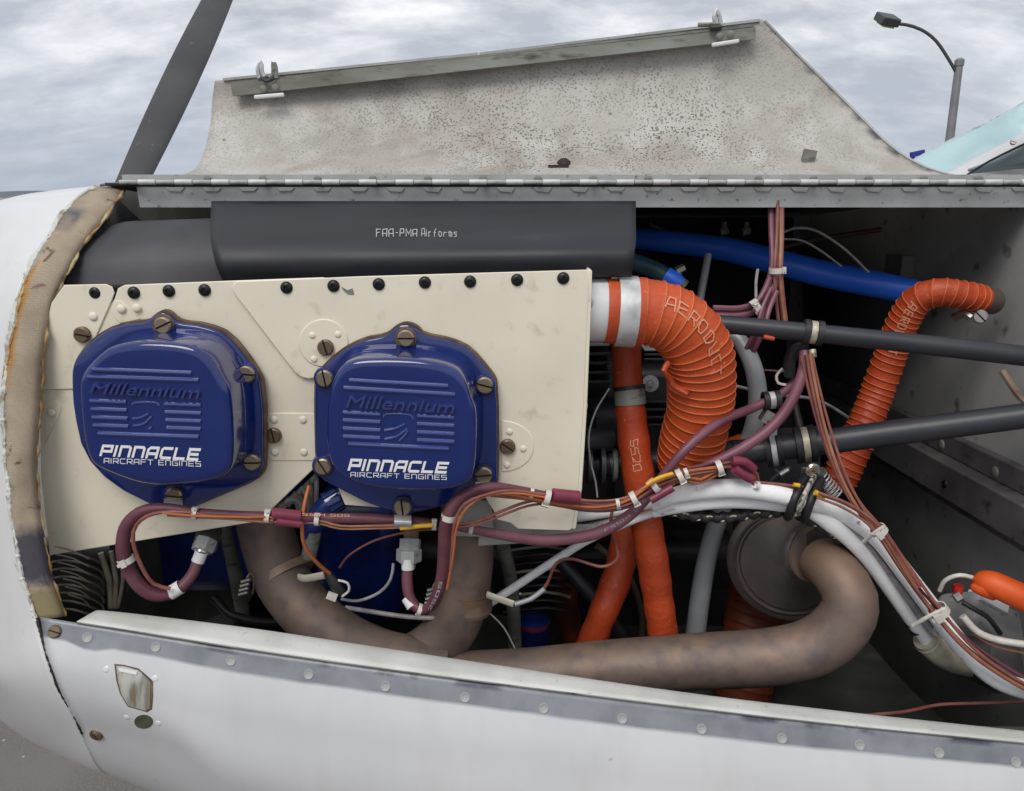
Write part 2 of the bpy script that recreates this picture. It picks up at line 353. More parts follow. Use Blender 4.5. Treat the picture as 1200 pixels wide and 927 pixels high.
# fibreglass nose bowl and its fabric seal
m = M['strip'] = mat('stained glass-cloth seal', (.3, .24, .2), .75); N, L, b = nodes(m)
t = N.new('ShaderNodeTexCoord'); o_ = t.outputs['Object']; u = N.new('ShaderNodeSeparateXYZ'); L.new(t.outputs['UV'], u.inputs[0])
c_ = mixc(N, L, rng(N, L, noise(N, L, o_, 22, 8), .36, .66), (.42, .345, .25), (.27, .21, .15))
c_ = mixc(N, L, rng(N, L, noise(N, L, o_, 38, 6, 1), .6, .68), c_, (.115, .06, .042))
y_ = mth(N, L, 'SUBTRACT', 1, u.outputs[1])
nu = mth(N, L, 'ADD', u.outputs[0], mth(N, L, 'MULTIPLY', noise(N, L, o_, 60, 4), .25))
am = mth(N, L, 'MULTIPLY', rng(N, L, nu, .42, .30), mth(N, L, 'MULTIPLY', rng(N, L, y_, .26, .30), rng(N, L, y_, .60, .48)))
c_ = mixc(N, L, am, c_, (.42, .20, .03))
am2 = mth(N, L, 'MULTIPLY', rng(N, L, nu, 1.00, 1.06), rng(N, L, y_, .15, .4))
c_ = mixc(N, L, am2, c_, (.36, .22, .07))
dk = mth(N, L, 'MULTIPLY', rng(N, L, mth(N, L, 'ABSOLUTE', mth(N, L, 'SUBTRACT', y_, .135), 0), .045, .02), mth(N, L, 'MULTIPLY', rng(N, L, nu, .62, .5), rng(N, L, noise(N, L, o_, 30), .35, .5)))
c_ = mixc(N, L, dk, c_, (.10, .105, .12))
dk = mth(N, L, 'MULTIPLY', rng(N, L, mth(N, L, 'ABSOLUTE', mth(N, L, 'SUBTRACT', mth(N, L, 'ADD', y_, mth(N, L, 'MULTIPLY', noise(N, L, o_, 80), .05)), .895), 0), .06, .035), .92)
c_ = mixc(N, L, dk, c_, (.035, .035, .06))
c_ = mixc(N, L, rng(N, L, y_, .925, .94), c_, (.25, .21, .11))
L.new(c_, b.inputs['Base Color'])
wa = N.new('ShaderNodeTexChecker'); wa.inputs['Scale'].default_value = 520; L.new(o_, wa.inputs['Vector'])
bp = N.new('ShaderNodeBump'); bp.inputs['Strength'].default_value = .9; bp.inputs['Distance'].default_value = .0008; L.new(wa.outputs['Fac'], bp.inputs['Height']); L.new(bp.outputs[0], b.inputs['Normal'])
# ground
m = M['ground'] = mat('asphalt apron', (.1, .09, .085), .85); N, L, b = nodes(m)
t = N.new('ShaderNodeTexCoord'); o_ = t.outputs['Object']
c_ = mixc(N, L, rng(N, L, noise(N, L, o_, 3), .35, .65), (.15, .135, .125), (.105, .095, .09))
c_ = mixc(N, L, rng(N, L, noise(N, L, o_, 160, 3), .45, .62), c_, (.15, .14, .13))
vo = N.new('ShaderNodeTexVoronoi'); vo.inputs['Scale'].default_value = 24; L.new(o_, vo.inputs['Vector'])
c_ = mixc(N, L, rng(N, L, vo.outputs['Distance'], .11, .07), c_, (.42, .40, .38))
L.new(c_, b.inputs['Base Color'])
bp = N.new('ShaderNodeBump'); bp.inputs['Strength'].default_value = .5; bp.inputs['Distance'].default_value = .004; L.new(noise(N, L, o_, 120), bp.inputs['Height']); L.new(bp.outputs[0], b.inputs['Normal'])
# tinted windshield
m = M['pipe_exit'] = mat('tail pipe with heat tint at the bend', (.165, .135, .125), .58, .35, bump=.35, bsc=140); N, L, b = nodes(m)
t = N.new('ShaderNodeTexCoord'); o_ = t.outputs['Object']
c_ = mixc(N, L, rng(N, L, noise(N, L, o_, 20), .35, .72), (.175, .137, .12), (.26, .178, .13))
c_ = mixc(N, L, rng(N, L, noise(N, L, o_, 60, 9), .46, .8), c_, (.11, .094, .098))
sx_ = N.new('ShaderNodeSeparateXYZ'); L.new(o_, sx_.inputs[0])
gx = mth(N, L, 'ADD', mth(N, L, 'ADD', sx_.outputs[2], mth(N, L, 'MULTIPLY', sx_.outputs[0], .25)), mth(N, L, 'MULTIPLY', noise(N, L, o_, 18), .05))
c_ = mixc(N, L, rng(N, L, gx, .095, .15), c_, (.235, .155, .11))
L.new(c_, b.inputs['Base Color'])
m = M['glass'] = mat('teal tinted acrylic', (.22, .62, .62), .06); N, L, b = nodes(m)
b.inputs['Transmission Weight'].default_value = .35; b.inputs['Base Color'].default_value = (.45, .80, .80, 1); b.inputs['IOR'].default_value = 1.3
m = M['glass_grey'] = mat('grey tinted side window', (.24, .31, .32), .08)
# ---------------------------------------------------------------- shared small hardware
def half_disc(sign, r, h, slot, n=14):
    a0 = math.asin(slot / r); V = []; pts = []
    for k in range(n + 1):
        a = a0 + (math.pi - 2 * a0) * k / n; pts.append((math.cos(a) * r, math.sin(a) * r * sign))
    m_ = len(pts); V = [Vector((x, 0, z)) for x, z in pts] + [Vector((x, -h * .7, z)) for x, z in pts] + [Vector((x * .82, -h, slot * sign + (z - slot * sign) * .82)) for x, z in pts]
    Fc = []
    for lay in (0, 1):
        for i in range(m_):
            j = (i + 1) % m_; q = [lay * m_ + i, lay * m_ + j, (lay + 1) * m_ + j, (lay + 1) * m_ + i]; Fc.append(q if sign < 0 else q[::-1])
    top = [2 * m_ + i for i in range(m_)]; Fc.append(top if sign < 0 else top[::-1])
    return V, Fc
def screw_mesh(nm, mm):
    a = half_disc(1, 1, .55, .11); b2 = half_disc(-1, 1, .55, .11); base = lathe([(-.1, 1.0), (.22, 1.0)], 20)
    me = join(a, b2, base); mi = [0] * (len(a[1]) + len(b2[1])) + [1] * len(base[1])
    return mesh(nm, me, [mm, M['slot']], mi)
SCREW = screw_mesh('screw', M['brass']); STUD = screw_mesh('stud', M['bronze']); SSCREW = screw_mesh('steel_screw', M['steel'])
BOLT = mesh('button_bolt', lathe([(-.05, 1), (.15, 1), (.42, .85), (.60, .5), (.60, .34), (.35, .3)], 18), [M['blackbolt']])
def rivet_mesh(nm, mm): return mesh(nm, lathe([(-.05, 1), (.1, .95), (.28, .7), (.36, .3), (.37, .02)], 16), [mm], sharp=60)
RIV_CREAM = rivet_mesh('rivet_cream', M['cream']); RIV_ALU = rivet_mesh('rivet_alu', M['alu_bright']); RIV_WHITE = rivet_mesh('rivet_white', M['white'])
RIV_DARK = rivet_mesh('rivet_dark', M['alu_dirty'])
def ring_mesh(nm, mm, w=.42, th=.14, head=True):
    V, Fc = lathe([(-w, 1), (-w, 1 + th), (w, 1 + th), (w, 1), (-w, 1)], 20, axis=Vector((1, 0, 0)), close=False)
    me = (V, Fc)
    if head: me = join(me, box((0, -.35, 1.1), (1.0, .7, .5)), box((0, -.85, 1.12), (.45, .5, .16)))
    return mesh(nm, me, [mm])
TIE = ring_mesh('cable_tie', M['nylon']); BAND = ring_mesh('band', M['steel'], .35, .12, False)
LABEL = ring_mesh('label_sleeve', M['label_white'], .9, .05, False)
def facing(n): return Vector((0, -1, 0)).rotation_difference(Vector(n).normalized())
def spin(n, a): return facing(n) @ Matrix.Rotation(a, 3, 'Y').to_quaternion()
def stud(name, d, px, py, Y, r, parent, a=0, n=(0, -1, 0)):
    return put(name, d, P(px, py, Y), RD(r, py, Y), spin(n, a), parent)
def ring_on(name, d, pa, pb, r, parent, roll=0):
    """ring around the segment pa->pb"""
    a = P(*pa); b = P(*pb); t = (b - a).normalized(); q = t.to_track_quat('X', 'Z') @ Matrix.Rotation(roll, 3, 'X').to_quaternion()
    return put(name, d, (a + b) / 2, RD(r, pa[1], pa[2]), q, parent)
def surf(me):
    return BVHTree.FromPolygons([Vector(v) for v in me[0]], me[1])
def hit(bv, px, py):
    o = Vector((0, 0, CAMZ)); d = (P(px, py, 1) - o).normalized(); l, n, i, dd = bv.ray_cast(o, d)
    if l is None: l = P(px, py, .6); n = Vector((0, -1, 0))
    if n.dot(d) > 0: n = -n
    return l, n
# stroke lettering
G = {'P': [[(0, 0), (0, 1), (1, 1), (1, .42), (0, .42)]], 'I': [[(0, 0), (0, 1)]], 'N': [[(0, 0), (0, 1), (.85, 1), (1, .85), (1, 0)]],
 'A': [[(0, 0), (0, .8), (.2, 1), (1, 1), (1, 0)], [(0, .38), (1, .38)]], 'C': [[(1, 1), (.15, 1), (0, .85), (0, .15), (.15, 0), (1, 0)]], 'L': [[(0, 1), (0, 0), (1, 0)]],
 'E': [[(1, 1), (0, 1), (0, 0), (1, 0)], [(0, .5), (.9, .5)]], 'R': [[(0, 0), (0, 1), (1, 1), (1, .42), (0, .42)], [(.45, .42), (1, 0)]],
 'F': [[(1, 1), (0, 1), (0, 0)], [(0, .5), (.85, .5)]], 'T': [[(0, 1), (1, 1)], [(.5, 1), (.5, 0)]], 'G': [[(1, 1), (.1, 1), (0, .9), (0, 0), (1, 0), (1, .5), (.5, .5)]],
 'S': [[(1, 1), (0, 1), (0, .52), (1, .52), (1, 0), (0, 0)]], 'M': [[(0, 0), (0, 1), (.5, .4), (1, 1), (1, 0)]], 'O': [[(.2, 0), (0, .2), (0, .8), (.2, 1), (.8, 1), (1, .8), (1, .2), (.8, 0), (.2, 0)]],
 'D': [[(0, 0), (0, 1), (.7, 1), (1, .7), (1, .3), (.7, 0), (0, 0)]], 'U': [[(0, 1), (0, .15), (.15, 0), (.85, 0), (1, .15), (1, 1)]], '-': [[(.1, .5), (.8, .5)]],
 'i': [[(0, 0), (0, .6)], [(0, .8), (0, .9)]], 'r': [[(0, 0), (0, .6)], [(0, .45), (.4, .62), (.7, .55)]], 'f': [[(.3, 0), (.3, .8), (.7, 1)], [(0, .55), (.7, .55)]],
 'o': [[(.1, .05), (0, .3), (.2, .6), (.7, .6), (.85, .3), (.6, 0), (.1, .05)]], 'm': [[(0, 0), (0, .6)], [(0, .5), (.3, .62), (.45, .5), (.45, 0)], [(.45, .5), (.75, .62), (.95, .5), (.95, 0)]],
 's': [[(.7, .6), (.1, .6), (.1, .35), (.7, .3), (.7, 0), (0, 0)]], '5': [[(1, 1), (0, 1), (0, .55), (1, .5), (1, 0), (0, 0)]], '0': [[(0, 0), (0, 1), (1, 1), (1, 0), (0, 0)]], '2': [[(0, 1), (1, 1), (1, .5), (0, 0), (1, 0)]]}
def text(s, w, mp, lw=.62, gap=.3, sub=1, jit=0, narrow=('I', 'i', '-')):
    """lettering as flat ribbons; mp maps (u 0..1 along the line, v 0..1 up, aspect aware) to a 3D point; w = stroke width in letter heights"""
    adv = 0; strokes = []
    for ch in s:
        if ch == ' ': adv += lw * .8; continue
        cw = lw * (.05 if ch in narrow else 1)
        if ch == '-': cw = lw * .5
        for pl in G[ch]:
            if abs(jit - .09) < .001 and random.random() < .12: pl = pl[:max(2, len(pl) - 1)]
            strokes.append([(adv + x * cw + random.uniform(-jit, jit), y + random.uniform(-jit, jit)) for x, y in pl])
        adv += cw + gap
    tot = adv - gap; V, Fc = [], []
    for pl in strokes:
        if sub > 1:
            q = []
            for a, b2 in zip(pl[:-1], pl[1:]):
                for k in range(sub): q.append((a[0] + (b2[0] - a[0]) * k / sub, a[1] + (b2[1] - a[1]) * k / sub))
            pl = q + [pl[-1]]
        n = len(pl); L_, R_ = [], []
        for i in range(n):
            a = pl[max(i - 1, 0)]; c = pl[min(i + 1, n - 1)]; b2 = pl[i]
            d1 = Vector((b2[0] - a[0], b2[1] - a[1])); d2 = Vector((c[0] - b2[0], c[1] - b2[1]))
            if d1.length < 1e-6: d1 = d2
            if d2.length < 1e-6: d2 = d1
            d1.normalize(); d2.normalize(); t = (d1 + d2)
            t = t.normalized() if t.length > 1e-5 else d1
            nn = Vector((-t.y, t.x)); k = w / 2 / max(.5, nn.dot(Vector((-d1.y, d1.x))))
            ex = Vector((0, 0))
            if i == 0: ex = -d1 * w * .45
            if i == n - 1: ex = d2 * w * .45
            L_.append((b2[0] + nn.x * k + ex.x, b2[1] + nn.y * k + ex.y)); R_.append((b2[0] - nn.x * k + ex.x, b2[1] - nn.y * k + ex.y))
        for i in range(n - 1):
            bq = len(V)
            b4 = len(V)
            V += [mp(L_[i][0] / tot, L_[i][1]), mp(R_[i][0] / tot, R_[i][1]), mp(R_[i + 1][0] / tot, R_[i + 1][1]), mp(L_[i + 1][0] / tot, L_[i + 1][1])]
            for q_ in range(b4, len(V)): V[q_] = V[q_] + (Vector((0, 0, CAMZ)) - V[q_]).normalized() * (6e-5 * (len(Fc) % 7))
            Fc.append([bq, bq + 1, bq + 2, bq + 3])
    return V, Fc
def quadmap(x0, x1, ytop0, ybot0, ytop1, ybot1, Y, shear=0):
    def f(u, v):
        yt = ytop0 + (ytop1 - ytop0) * u; yb = ybot0 + (ybot1 - ybot0) * u
        return P(x0 + (x1 - x0) * u + shear * v, yb + (yt - yb) * v, Y)
    return f
def path_map(path, s0, s1, h, out=1.012, flip=1, off=0):
    S_ = [0]
    for i in range(1, len(path)): S_.append(S_[-1] + (path[i][0] - path[i - 1][0]).length)
    camp = Vector((0, 0, CAMZ))
    def f(u, v):
        s = (s0 + (s1 - s0) * u) * S_[-1]; i = 0
        while i < len(S_) - 2 and S_[i + 1] < s: i += 1
        t = (s - S_[i]) / max(S_[i + 1] - S_[i], 1e-9); p = path[i][0].lerp(path[i + 1][0], t); r = path[i][1] * out
        T = (path[i + 1][0] - path[i][0]).normalized(); c = camp - p; n = (c - T * c.dot(T)).normalized(); b2 = T.cross(n) * flip
        a = ((v - .5) * h + off) / r
        return p + n * (r * math.cos(a)) + b2 * (r * math.sin(a))
    return f
# ================================================================ ground and far surroundings
g = 3000
struct(obj('ground', ([(-g, -g, 0), (g, -g, 0), (g, g, 0), (-g, g, 0)], [[0, 1, 2, 3]]), None, M['ground']))
M['taxi'] = mat('pale concrete taxiway', (.30, .29, .29), .85, c2=(.24, .235, .24), sc=.05)
struct(obj('taxiway', ([(-900, 45, .004), (900, 45, .004), (900, 420, .004), (-900, 420, .004)], [[0, 1, 2, 3]]), None, M['taxi']))
M['far'] = mat('hazy blue-grey hills', (.12, .14, .17), 1)
V, Fc = [], []
for i in range(121):
    x = -2400 + i * 40; h = 5 + 5 * math.sin(i * .7) + 4 * math.sin(i * .23 + 1) + random.random() * 2
    V += [(x, 1500, -1), (x, 1540, max(3, h)), (x, 1700, -1)]
for i in range(120):
    for k in range(2): Fc.append([i * 3 + k, i * 3 + 3 + k, i * 3 + 4 + k, i * 3 + 1 + k])
struct(obj('hills', (V, Fc), None, M['far']))
# street lamp
def lamp():
    Y = 14; b = P(1113, 162, Y); top = P(1124, 75, Y)
    t = thing('street_lamp', 'tall grey street lamp with curved arm and a square head, against the clouds', 'street lamp', (top.x, Y, 0))
    V, Fc = lathe([(0, .085), (top.z, .062)], 10, Vector((0, 0, 1)), Vector((top.x, Y, 0)))
    obj('pole', (V, Fc), t, M['pole'])
    obj('pole_cap', lathe([(0, .075), (.09, .075), (.12, .04)], 10, Vector((0, 0, 1)), Vector((top.x, Y, top.z - .03))), t, M['pole'])
    obj('arm', tube([(1121, 86, Y), (1112, 70, Y), (1097, 48, Y), (1080, 35, Y), (1062, 29, Y), (1049, 28, Y)], 1.9, 8, .1), t, M['lampdark'])
    c = P(1040, 23, Y)
    Mx = Matrix.Rotation(R(14), 3, 'Y') @ Matrix.Rotation(R(28), 3, 'X') @ Matrix.Rotation(R(20), 3, 'Z')
    h = obj('lamp_head', box(c, (.34, .26, .13), M=Mx), t, M['lampdark']); bev(h, .02)
    obj('lens', box(c + Mx @ Vector((0, -.02, -.07)), (.22, .18, .04), M=Mx), h, M['lens'])
lamp()
# cabin front with the tinted windscreen
def cabin():
    t = thing('aircraft_cabin', 'cabin front with teal tinted windscreen and white post behind the engine cowling', 'cabin', P(1200, 205, 1.15))
    glass = sheet([[(1060, 193, 1.5), (1110, 166, 1.45), (1160, 142, 1.35), (1215, 113, 1.2), (1330, 70, 1.1)],
                   [(1085, 202, 1.3), (1128, 180, 1.25), (1170, 158, 1.18), (1220, 134, 1.1), (1340, 85, 1.0)],
                   [(1108, 212, 1.15), (1150, 186, 1.1), (1185, 168, 1.04), (1225, 150, 1.0), (1350, 98, .95)]], 6, 6)
    solid(obj('windscreen', glass, t, M['glass']), .003)
    post = sheet([[(1100, 209, 1.10), (1148, 184, 1.06), (1185, 166, 1.02), (1225, 147, .98), (1350, 96, .93)],
                  [(1120, 212, 1.05), (1160, 194, 1.02), (1190, 178, .99), (1228, 160, .95), (1355, 108, .91)]], 6, 3)
    p_ = solid(obj('windscreen_post', post, t, M['white']), .006)
    for x, y in ((1187, 167), (1215, 153)):
        stud('screw', SSCREW, x, y, .985, 3.5, t, .4, (-.2, -1, .5))
    wnd = sheet([[(1134, 199, 1.03), (1164, 187, 1.01), (1194, 172, .98), (1232, 156, .94)], [(1140, 203, 1.03), (1170, 200, 1.01), (1200, 197, .98), (1240, 195, .94)]], 4, 3)
    w = solid(obj('side_window', wnd, t, M['glass_grey']), .003)
    obj('window_seal', tube([(1132, 206, 1.025), (1160, 188.5, 1.005), (1200, 169, .97), (1240, 152, .93)], 1.3, 6, .02), t, M['cushion'])
    sk = sheet([[(1100, 203, 1.06), (1140, 201, 1.04), (1190, 196, 1.01), (1300, 192, .96)], [(1100, 225, 1.04), (1140, 226, 1.02), (1190, 228, .99), (1300, 232, .94)]], 4, 3)
    solid(obj('cabin_skin', sk, t, M['white']), .004)
cabin()
o = obj('navy_sign', join(box(P(1075, 180, 9), (.14, .05, .055), M=Matrix.Rotation(R(-12), 3, 'Y')), box(P(1073, 180, 9) * 1 - Vector((0, 0, P(1073, 180, 9).z / 2)) + Vector((0, .05, 0)), (.03, .03, P(1073, 180, 9).z))), None, M['navysign'])
tag(o, 'tiny navy blue board beyond the corner of the open cowl door', 'sign')
# ================================================================ propeller
def prop():
    t = thing('propeller', 'dark grey propeller blade rising diagonally behind the nose', 'propeller', P(150, 235, 1.08))
    a = P(132, 262, 1.02); b = P(276, -45, 1.56); d = (b - a); n = 18; V, Fc = [], []; wv_ = Vector((1, .05, .10)).normalized()
    for i in range(n + 1):
        s = i / n; c = a + d * s
        w = .012 + .013 * math.sin(.35 + s * 2.35); w = w * (1 - max(0, s - .93) * 6)
        th = .0045 - .002 * s; tw = R(14 + 10 * s)
        e1 = (wv_ - d.normalized() * wv_.dot(d.normalized())).normalized(); e2 = d.normalized().cross(e1)
        ax = e1 * math.cos(tw) + e2 * math.sin(tw); nx = d.normalized().cross(ax)
        for k in range(16):
            q = 2 * math.pi * k / 16; V.append(c + ax * (math.cos(q) * w) + nx * (math.sin(q) * th * (1.2 + .5 * math.cos(q))))
    for i in range(n):
        for k in range(16):
            k2 = (k + 1) % 16; Fc.append([i * 16 + k, i * 16 + k2, i * 16 + 16 + k2, i * 16 + 16 + k])
    Fc.append(list(range(16))); Fc.append([n * 16 + k for k in range(16)][::-1])
    obj('blade', (V, Fc), t, M['prop'])
    obj('hub', lathe([(-.05, .05), (.05, .05), (.06, .03)], 20, d.normalized(), a - d.normalized() * .05), t, M['prop'])
prop()
# ================================================================ airframe pieces
bay = thing('engine_bay', 'dark sooty engine bay inside the open side of the nose', 'engine bay', (.1, 1.1, 1.1))
X1 = .50
def quad(a, b, c, d): return [a, b, c, d], [[0, 1, 2, 3]]
ztop = P(600, 216, .79).z
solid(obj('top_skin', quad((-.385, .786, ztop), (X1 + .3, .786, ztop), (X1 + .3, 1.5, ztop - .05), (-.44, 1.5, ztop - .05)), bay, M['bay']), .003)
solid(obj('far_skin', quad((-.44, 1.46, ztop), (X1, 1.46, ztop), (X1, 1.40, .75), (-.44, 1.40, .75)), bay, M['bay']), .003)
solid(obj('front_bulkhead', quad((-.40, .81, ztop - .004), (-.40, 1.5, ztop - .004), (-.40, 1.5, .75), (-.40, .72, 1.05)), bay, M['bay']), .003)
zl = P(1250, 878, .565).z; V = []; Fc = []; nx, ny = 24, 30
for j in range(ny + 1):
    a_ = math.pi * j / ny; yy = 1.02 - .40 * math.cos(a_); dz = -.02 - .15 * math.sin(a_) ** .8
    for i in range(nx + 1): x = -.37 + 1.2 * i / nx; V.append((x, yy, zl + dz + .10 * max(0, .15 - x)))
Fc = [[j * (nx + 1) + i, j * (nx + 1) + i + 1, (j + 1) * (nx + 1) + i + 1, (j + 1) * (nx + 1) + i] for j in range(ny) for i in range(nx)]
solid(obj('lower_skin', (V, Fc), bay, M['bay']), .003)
fwall = thing('firewall', 'dusty grey firewall closing the right end of the engine bay', 'firewall', (X1, 1.0, 1.1))
solid(obj('panel', quad((X1, .57, ztop), (X1, 1.5, ztop), (X1, 1.5, .8), (X1, .57, .8)), fwall, M['firewall']), .003)
# channel on the firewall
def fp(px, py):  # point on the firewall plane seen at this picture point
    o = Vector((0, 0, CAMZ)); d = (P(px, py, 1) - o); return o + d * ((X1 - .002) / d.x)
chan = [(fp(1200, 600), .0), (fp(860, 412), 0)]
def beam(pyr, pyl, prot, nm):
    a0 = fp(1200, pyr[0]); a1 = fp(1200, pyr[1]); b0 = fp(880, pyl[0]); b1 = fp(880, pyl[1])
    k = Vector((-prot, 0, 0)); ext = lambda p, q: p + (p - q) * .35
    a0e, a1e = ext(a0, b0), ext(a1, b1)
    V = [a0e, a1e, b1, b0, a0e + k, a1e + k, b1 + k, b0 + k]
    o = obj(nm, (V, [[0, 1, 2, 3], [4, 7, 6, 5], [0, 4, 5, 1], [1, 5, 6, 2], [2, 6, 7, 3], [3, 7, 4, 0]]), fwall, M['beam']); bev(o, .002); return o
beam((545, 575), (398, 412), .010, 'channel_flange')
beam((575, 622), (412, 436), .028, 'channel')
beam((622, 640), (436, 446), .012, 'channel_flange')
for px, py in ((1114, 521), (1178, 553)): put('rivet', RIV_DARK, fp(px, py) - Vector((.010, 0, 0)), .006, facing((-1, 0, 0)), fwall)
put('bolt_hole', BOLT, fp(1137, 567) - Vector((.027, 0, 0)), .005, facing((-1, 0, 0)), fwall)
for px, py in ((1132, 315),): obj('bracket', box(fp(1060, 315), (.03, .045, .035)), fwall, M['firewall'])
lt = thing('turnlock_fastener', 'small silver slotted fastener on a tab below the upper orange duct end', 'fastener', P(1143, 372, .80))
obj('tab', tube([(1118, 372, .80), (1130, 367, .79), (1138, 372, .785)], 5, 8, .004), lt, M['steel'])
stud('slotted_head', SSCREW, 1149, 371, .775, 8, lt, R(45), (-.5, -1, .1))
# piano hinge
hg = thing('piano_hinge', 'long worn metal piano hinge running along the top of the open bay', 'hinge', P(160, 216, .775))
Yh = .775; za = P(600, 213.5, Yh).z
xa, xb = P(140, 213, Yh).x, P(1330, 213, Yh).x; pitch = 21.55 * (P(601, 213, Yh).x - P(600, 213, Yh).x); r_ = RD(3.0, 213, Yh)
M['alu_dirty2'] = mat('dull hinge metal', (.42, .43, .42), .6, .1, c2=(.28, .29, .28), sc=120)
M['knuckle'] = mat('polished hinge metal', (.60, .61, .60), .55, .1, c2=(.48, .49, .48), sc=150)
def kn(m, k): 
    V, Fc = lathe([(-pitch * .485, r_ * .9), (-pitch * .47, r_ * k), (pitch * .47, r_ * k), (pitch * .485, r_ * .9)], 12, Vector((1, 0, 0)))
    return mesh('knuckle', (V, Fc), [m], sharp=50)
K1 = kn(M['knuckle'], 1.08); K2 = kn(M['alu_dirty2'], .90)
x = xa; i = 0
while x < xb:
    o = put('knuckle', K1 if i % 2 else K2, (x + pitch / 2, Yh, za), 1, Matrix.Rotation(R(random.uniform(0, 50)), 3, 'X').to_quaternion(), hg); x += pitch; i += 1
obj('hinge_pin', sweep([(Vector((xa - .01, Yh + .002, za - r_ * .75)), r_ * .55), (Vector((xb, Yh + .002, za - r_ * .75)), r_ * .55)], 8), hg, M['slot'])
obj('upper_leaf', box(((xa + xb) / 2, Yh + .007, za + .004), (xb - xa, .002, .006)), hg, M['alu'])
obj('hinge_leaf', plate([(160, 219), (1330, 219), (1330, 243), (164, 243)], .786, .0018), hg, M['alu'])
dk = mesh('leaf_rivet', lathe([(0, 1), (.4, .9), (.6, .1)], 10), [M['alu_dirty']])
for i in range(17): put('leaf_rivet', dk, P(243 + i * 64.6, 209, Yh + .004), (.0038, .003, .0024), facing((0, -1, 0)), hg)
wm_ = mesh('leaf_wear_spot', plate([(0, 0), (1, 0), (1, 1), (0, 1)], 1, .001), [M['alu_bright']])
for i in range(27):
    px = 205 + i * 43.1
    w = bev(obj('leaf_scallop', plate([(px - 11, 219.5), (px + 11, 219.5), (px + 7, 224 + random.random() * 2), (px - 7, 224.5)], .7845, .001), hg, M['alu']), .0003, 1)
obj('hinge_tail', tube([(118, 217, .79), (150, 214, .782), (168, 215.5, .778)], 1.6, 8), hg, M['alu_dirty'])
# open cowl door
dr = thing('cowl_door', 'open engine cowl door with a speckled grimy inner face standing above the hinge', 'cowl door', P(650, 208, .79))
grid = [[(252, 95, .90), (360, 84, .90), (560, 64, .90), (710, 46, .90), (820, 33, .90), (893, 23, .90)],
        [(249, 118, .897), (365, 112, .90), (560, 96, .90), (715, 86, .90), (840, 76, .90), (935, 65, .895)],
        [(246, 150, .88), (370, 146, .885), (560, 138, .885), (720, 131, .885), (880, 124, .885), (996, 125, .875)],
        [(238, 182, .845), (372, 180, .85), (560, 176, .85), (730, 174, .85), (920, 172, .85), (1044, 172, .84)],
        [(226, 201, .81), (370, 201, .812), (560, 200, .812), (740, 199, .812), (940, 198, .812), (1085, 197, .81)],
        [(196, 210, .782), (370, 210, .782), (560, 210, .782), (740, 210, .782), (950, 210, .782), (1135, 210, .782)]]
dm = sheet(grid, 10, 8)
solid(obj('door_skin', dm, dr, M['door']), .0016); dbv = surf(dm)
st = join(bar(P(272, 106, .886), P(885, 39, .886), .003, RD(13, 70, .88)), bar(P(272, 99, .892), P(882, 31, .892), .012, RD(2.5, 70, .88)))
obj('stiffener', st, dr, M['alu_dirty'])
obj('edge_flange', join(bar(P(262, 93.5, .899), P(560, 63.5, .899), .005, .0025), bar(P(562, 63.5, .899), P(890, 24, .899), .005, .0025)), dr, M['alu'])
er = [(896, 24, .899), (935, 64, .894), (996, 124, .874), (1044, 171, .839), (1085, 196, .809), (1120, 206, .79)]
obj('edge_lip', tube(er, 1.6, 6, .01), dr, M['alu'])
def latch(x0, x1, y0, y1, hx, hy, kind):
    br = obj('latch_bracket', bar(P(x0, y0, .878), P(x1, y1, .878), .004, RD(4.5, 80, .88)), dr, M['label_white']); bev(br, .0012)
    for k in (.3, .7):
        px = x0 + (x1 - x0) * k; py = y0 + (y1 - y0) * k - 9
        stud('rivet', RIV_DARK, px, py, .880, 4.5, dr)
    if kind == 0:
        obj('latch_hook', tube([(hx - 9, hy + 10, .885), (hx - 11, hy - 2, .885), (hx - 7, hy - 9, .885), (hx - 6, hy + 2, .885), (hx - 3, hy + 8, .885)], 2.6, 8, .003), dr, M['alu_bright'])
        obj('latch_hook', tube([(hx + 3, hy + 9, .885), (hx + 7, hy + 4, .885), (hx + 7, hy - 9, .885), (hx + 10, hy - 4, .885), (hx + 11, hy + 10, .885)], 2.4, 8, .003), dr, M['alu_dirty'])
        obj('latch_spring', tube([(hx - 7, hy + 9, .88), (hx, hy + 13, .878), (hx + 8, hy + 9, .88)], 2.2, 8, .003), dr, M['cushion'])
    else:
        obj('latch_hook', tube([(hx - 1, hy + 8, .885), (hx - 3, hy, .885), (hx, hy - 9, .885), (hx + 3, hy - 1, .885), (hx + 5, hy + 9, .885)], 2.8, 8, .003), dr, M['alu_bright'])
        obj('latch_lever', tube([(hx - 22, hy + 9, .885), (hx - 12, hy + 9, .885), (hx + 4, hy + 8, .885)], 2.5, 8, .003), dr, M['alu_dirty'])
        obj('latch_spring', tube([(hx - 8, hy + 13, .88), (hx + 5, hy + 12, .88)], 3.3, 8, .003), dr, M['cushion'])
latch(298, 333, 114, 111, 313, 82, 0); latch(834, 866, 53, 48, 840, 20, 1)
def on_door(nm, px, py, me_f, m):
    l, n = hit(dbv, px, py); return obj(nm, me_f(l), dr, m)
on_door('rubber_bumper', 661, 192, lambda l: lathe([(0, .008), (.004, .006), (.007, .003), (.0075, .001)], 9, Vector((.1, -1, .1)), l + Vector((0, 0, -.002))), M['slot'])
on_door('rubber_bumper', 654, 194, lambda l: box(l + Vector((.0, -.004, -.001)), (.020, .006, .003)), M['slot'])
on_door('clip', 945, 187, lambda l: box(l + Vector((0, -.005, .0)), (.012, .006, .018), M=Matrix.Rotation(R(10), 3, 'Y')), M['alu_dirty'])
